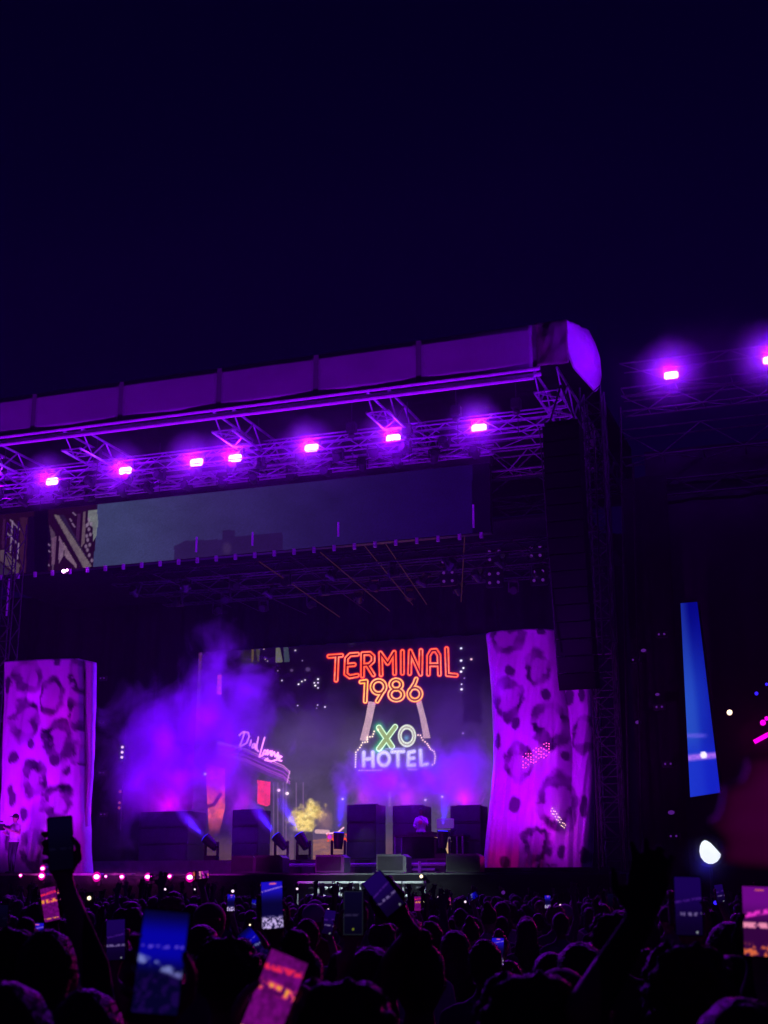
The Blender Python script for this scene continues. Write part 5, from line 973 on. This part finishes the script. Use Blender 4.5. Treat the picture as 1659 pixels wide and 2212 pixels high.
# far rows merged
parts = []; bodies = [v for v in VAR]; Vs, Fs, n0 = [], [], 0
def low(me, ratio):
    o = bpy.data.objects.new('t', me); COL.objects.link(o); m = o.modifiers.new('d', 'DECIMATE'); m.ratio = ratio; r = bpy.data.meshes.new_from_object(o.evaluated_get(bpy.context.evaluated_depsgraph_get())); bpy.data.objects.remove(o)
    return r
LOW = []
for v in (VAR[0], VAR[1], VAR[7], VAR[8], VAR[5]):
    b = low(v[1], .12); h = low(HAIR[('short', 'long', 'curly')[len(LOW) % 3]], .3); LOW.append((b, h, v[2]))
bm = bmesh.new()
for i in range(430):
    Y = random.uniform(21, 34.5); x = random.uniform(-1, 1)*(Y*.31+1.5)
    if (x-OX)*VX+(Y-OY)*VY > -3.4: continue
    b, h, H = random.choices(LOW, (6, 6, 2, 1, 2))[0]; s = random.uniform(.9, 1.05); T = Matrix.Translation((x, Y, 0)) @ Matrix.Rotation(R(random.uniform(-30, 30)), 4, 'Z') @ Matrix.Diagonal((s, s, s, 1))
    for me, m_, idx in ((b, T, None), (h, T @ Matrix.Translation(H), 3)):
        n1 = len(bm.verts); n2 = len(bm.faces); bm.from_mesh(me); bm.verts.ensure_lookup_table(); bm.faces.ensure_lookup_table()
        for q in range(n1, len(bm.verts)): bm.verts[q].co = m_ @ bm.verts[q].co
        if idx is not None:
            for q in range(n2, len(bm.faces)): bm.faces[q].material_index = idx
me = bpy.data.meshes.new('distant_crowd'); bm.to_mesh(me); bm.free()
for m_ in (M_skin[0], M_shirt[0], M_trous, M_hair[0]): me.materials.append(m_)
me.polygons.foreach_set('use_smooth', [True]*len(me.polygons))
o = link(bpy.data.objects.new('distant_crowd', me)); tag(o, 'packed far rows of the crowd up to the stage barrier', 'crowd', kind='stuff')
# tiny far phones and phone lamps
for i, (x, y, Y, m, s_) in enumerate(((503, 1925, 22, E_dot, .035), (709, 1965, 16, E_dot, .02), (950, 1940, 18, E_dot, .05), (1087, 1928, 24, E_dim, .05), (540, 1998, 12, E_warm, .012), (642, 1920, 24, E_dot, .03), (762, 1931, 20, E_dot, .03), (1005, 1948, 20, E_dot, .025),
                                         (918, 1946, 18, E_warm, .03), (357, 1921, 24, E_dot, .03), (327, 1893, 26, E_pink, .02), (421, 1921, 24, E_dot, .022), (77, 1966, 14, E_dot, .028), (193, 1940, 12, E_warm, .025), (565, 1912, 26, E_red, .04), (1545, 1950, 14, E_blue, .03), (1482, 1975, 10, E_blue, .02), (1210, 1955, 20, E_dot, .02))):
    c = at(x, y, Y); lmk = ('left of the tallest blue phone', 'between the two centre phones', 'right of the tilted dark phone, brightest', 'violet, before the plinth of the stepped column', 'low, above the tilted blue phone', 'just right of the blue and white phone top', 'above the dark rimmed phone', 'smaller, right of the brightest', 'warm, below the silver rail end', 'below the middle footlights', 'among the footlights', 'below the rightmost footlight', 'beside the small pink phone at the left', 'right of the small pink phone', 'red, left of the blue and white phone', 'blue, at the right wing', 'violet, under the dim raised phone', 'below the stepped leopard column')[i]
    r = root('phone_lamp', 'tiny lamp point in the crowd, '+lmk, 'phone', c, 0, 'tiny lamps in the crowd')
    MB().box(-.035, .035, .002, .012, -.08, .05, .003).build('case', M_phone, r); MB().ball((0, -.01, 0), s_*.68, 2, (1, .4, 1)).build('lens', m, r, smooth=True)
for x, y, Y, kd, rl, lab in ((1183, 1948, 17, 'bluewhite', 0, 'small blue phone held up below the stepped leopard column'), (1318, 1944, 17, 'dark', 4, 'small dark phone held up below the scaffold tower'), (499, 1950, 13, 'bluewhite', 0, 'small violet white phone left of the blue and white phone'), (1020, 1937, 17, 'blue', 60, 'small blue phone held sideways right of the centre'),
                             (434, 1890, 13, 'pinktall', 84, 'phone held sideways above the heads beside the last footlight'), (902, 1952, 15, 'pink', 0, 'small pink phone right of the tilted dark blue phone'), (710, 1992, 9, 'dim', 10, 'small blue phone low before the dark rimmed phone'), (1555, 1930, 12, 'dim', -8, 'small dim phone raised at the right wing')):
    M = held(x, y, Y, rl, kd, lab, nx=10, nz=20, tilt=0, seed=2)
    T = M @ V3((0, .1, -.2)); v = VAR[5]; s = (T.z+.07)/1.90; hd = M @ V3((0, 0, 0))
    o = person_obj('person holding up the '+lab.replace(' held up', '').replace(' raised', '').replace(' held', ''), None, (hd.x-.17*s, hd.y-.30*s, 0), 0, v[1], HAIR['short'], v[2], M_hair[0], 1.0); o.scale = (s, s, hd.z/1.90)

# performer and camera operator on stage
def stage_person(label, px, v, zf, hh, rz, arms, hands, shirt, skin, hair, cap, wid=.95, legs=None, sleeve=True, px_y=1880):
    u, w = uw(px, px_y, v); loc = S(u, v, zf); mb, H, k = body_prims(hh, arms, 0, wid, hands, legs); me = remesh(mb, 'person', .010, 2); dress(me, (M_skin[skin], M_shirt[shirt]), hh, sleeve)
    return person_obj(label, None, loc, rz, me, HAIRF[hair] if hair else None, H, M_hair[0], k, cap=CAPS[cap[0]] if cap else None, capm=M_cap[cap[1]] if cap else None), loc, k
rzc = R(180-19)
o, loc, k = stage_person('camera operator in light sleeveless top and dark cap standing at the left stage edge', 26, -.3, W_DECK, 1.84, R(150), (((.27, .02, 1.14), (.12, .3, 1.18)), ((-.25, .06, 1.16), (-.06, .38, 1.3))), {0: ('open', (-.6, .7, .2), (0, 0, 1), .5), 1: ('open', (.3, .8, .3), (0, 0, 1), .5)}, 1, 0, 'short', (0, 0), legs=(((.12, .03, .5), (.1, -.02, .09)), ((-.1, .06, .5), (-.04, .0, .09))), sleeve=False)
r = root('video_camera', 'dark shoulder video camera held by the operator at the left stage edge', 'camera', loc+V3((-.36, -.42, 1.42)), R(150)-R(90)); MB().box(-.22, .16, -.08, .08, -.1, .1, .02).build('body', M_black, r); MB().tube((.16, 0, 0), (.36, 0, 0), .06, .07, 16).build('lens', M_dark, r); MB().tube((-.05, 0, .1), (-.05, 0, .17), .015).tube((-.14, 0, .17), (.1, 0, .17), .02).build('handle', M_dark, r)
lamp('added_operator_wash', 'SPOT', loc+V3((-.6, -2.6, -.2)), (1, .1, .75), 45, aim=loc+V3((0, 0, 1.3)), size=.1, spot=40)  # added spot that brightens the operator
o, loc, k = stage_person('man in a violet lit T-shirt with a pink print standing at the equipment table', 910, 6.2, W_RISER, 1.66, R(168), (((.25, .06, 1.16), (.14, .28, 1.12)), ((-.27, .1, 1.2), (-.1, .2, 1.38))), {0: ('open', (-.2, .8, -.4), (0, 0, -1), .4)}, 1, 2, 'short', None, px_y=1860)
mp = MB(); mp.ball((0, 0, 0), .07, 2, (1.1, .25, 1)).build('shirt_print', mat('pink shirt print', (.7, .1, .2), .7), o, (0, .115*k, 1.28*k))
lamp('added_performer_wash', 'SPOT', loc+V3((-.4, -3.2, 3.5)), (.16, .08, 1), 24, aim=loc+V3((0, 0, 1.2)), size=.1, spot=22)  # added spot that brightens the man at the table
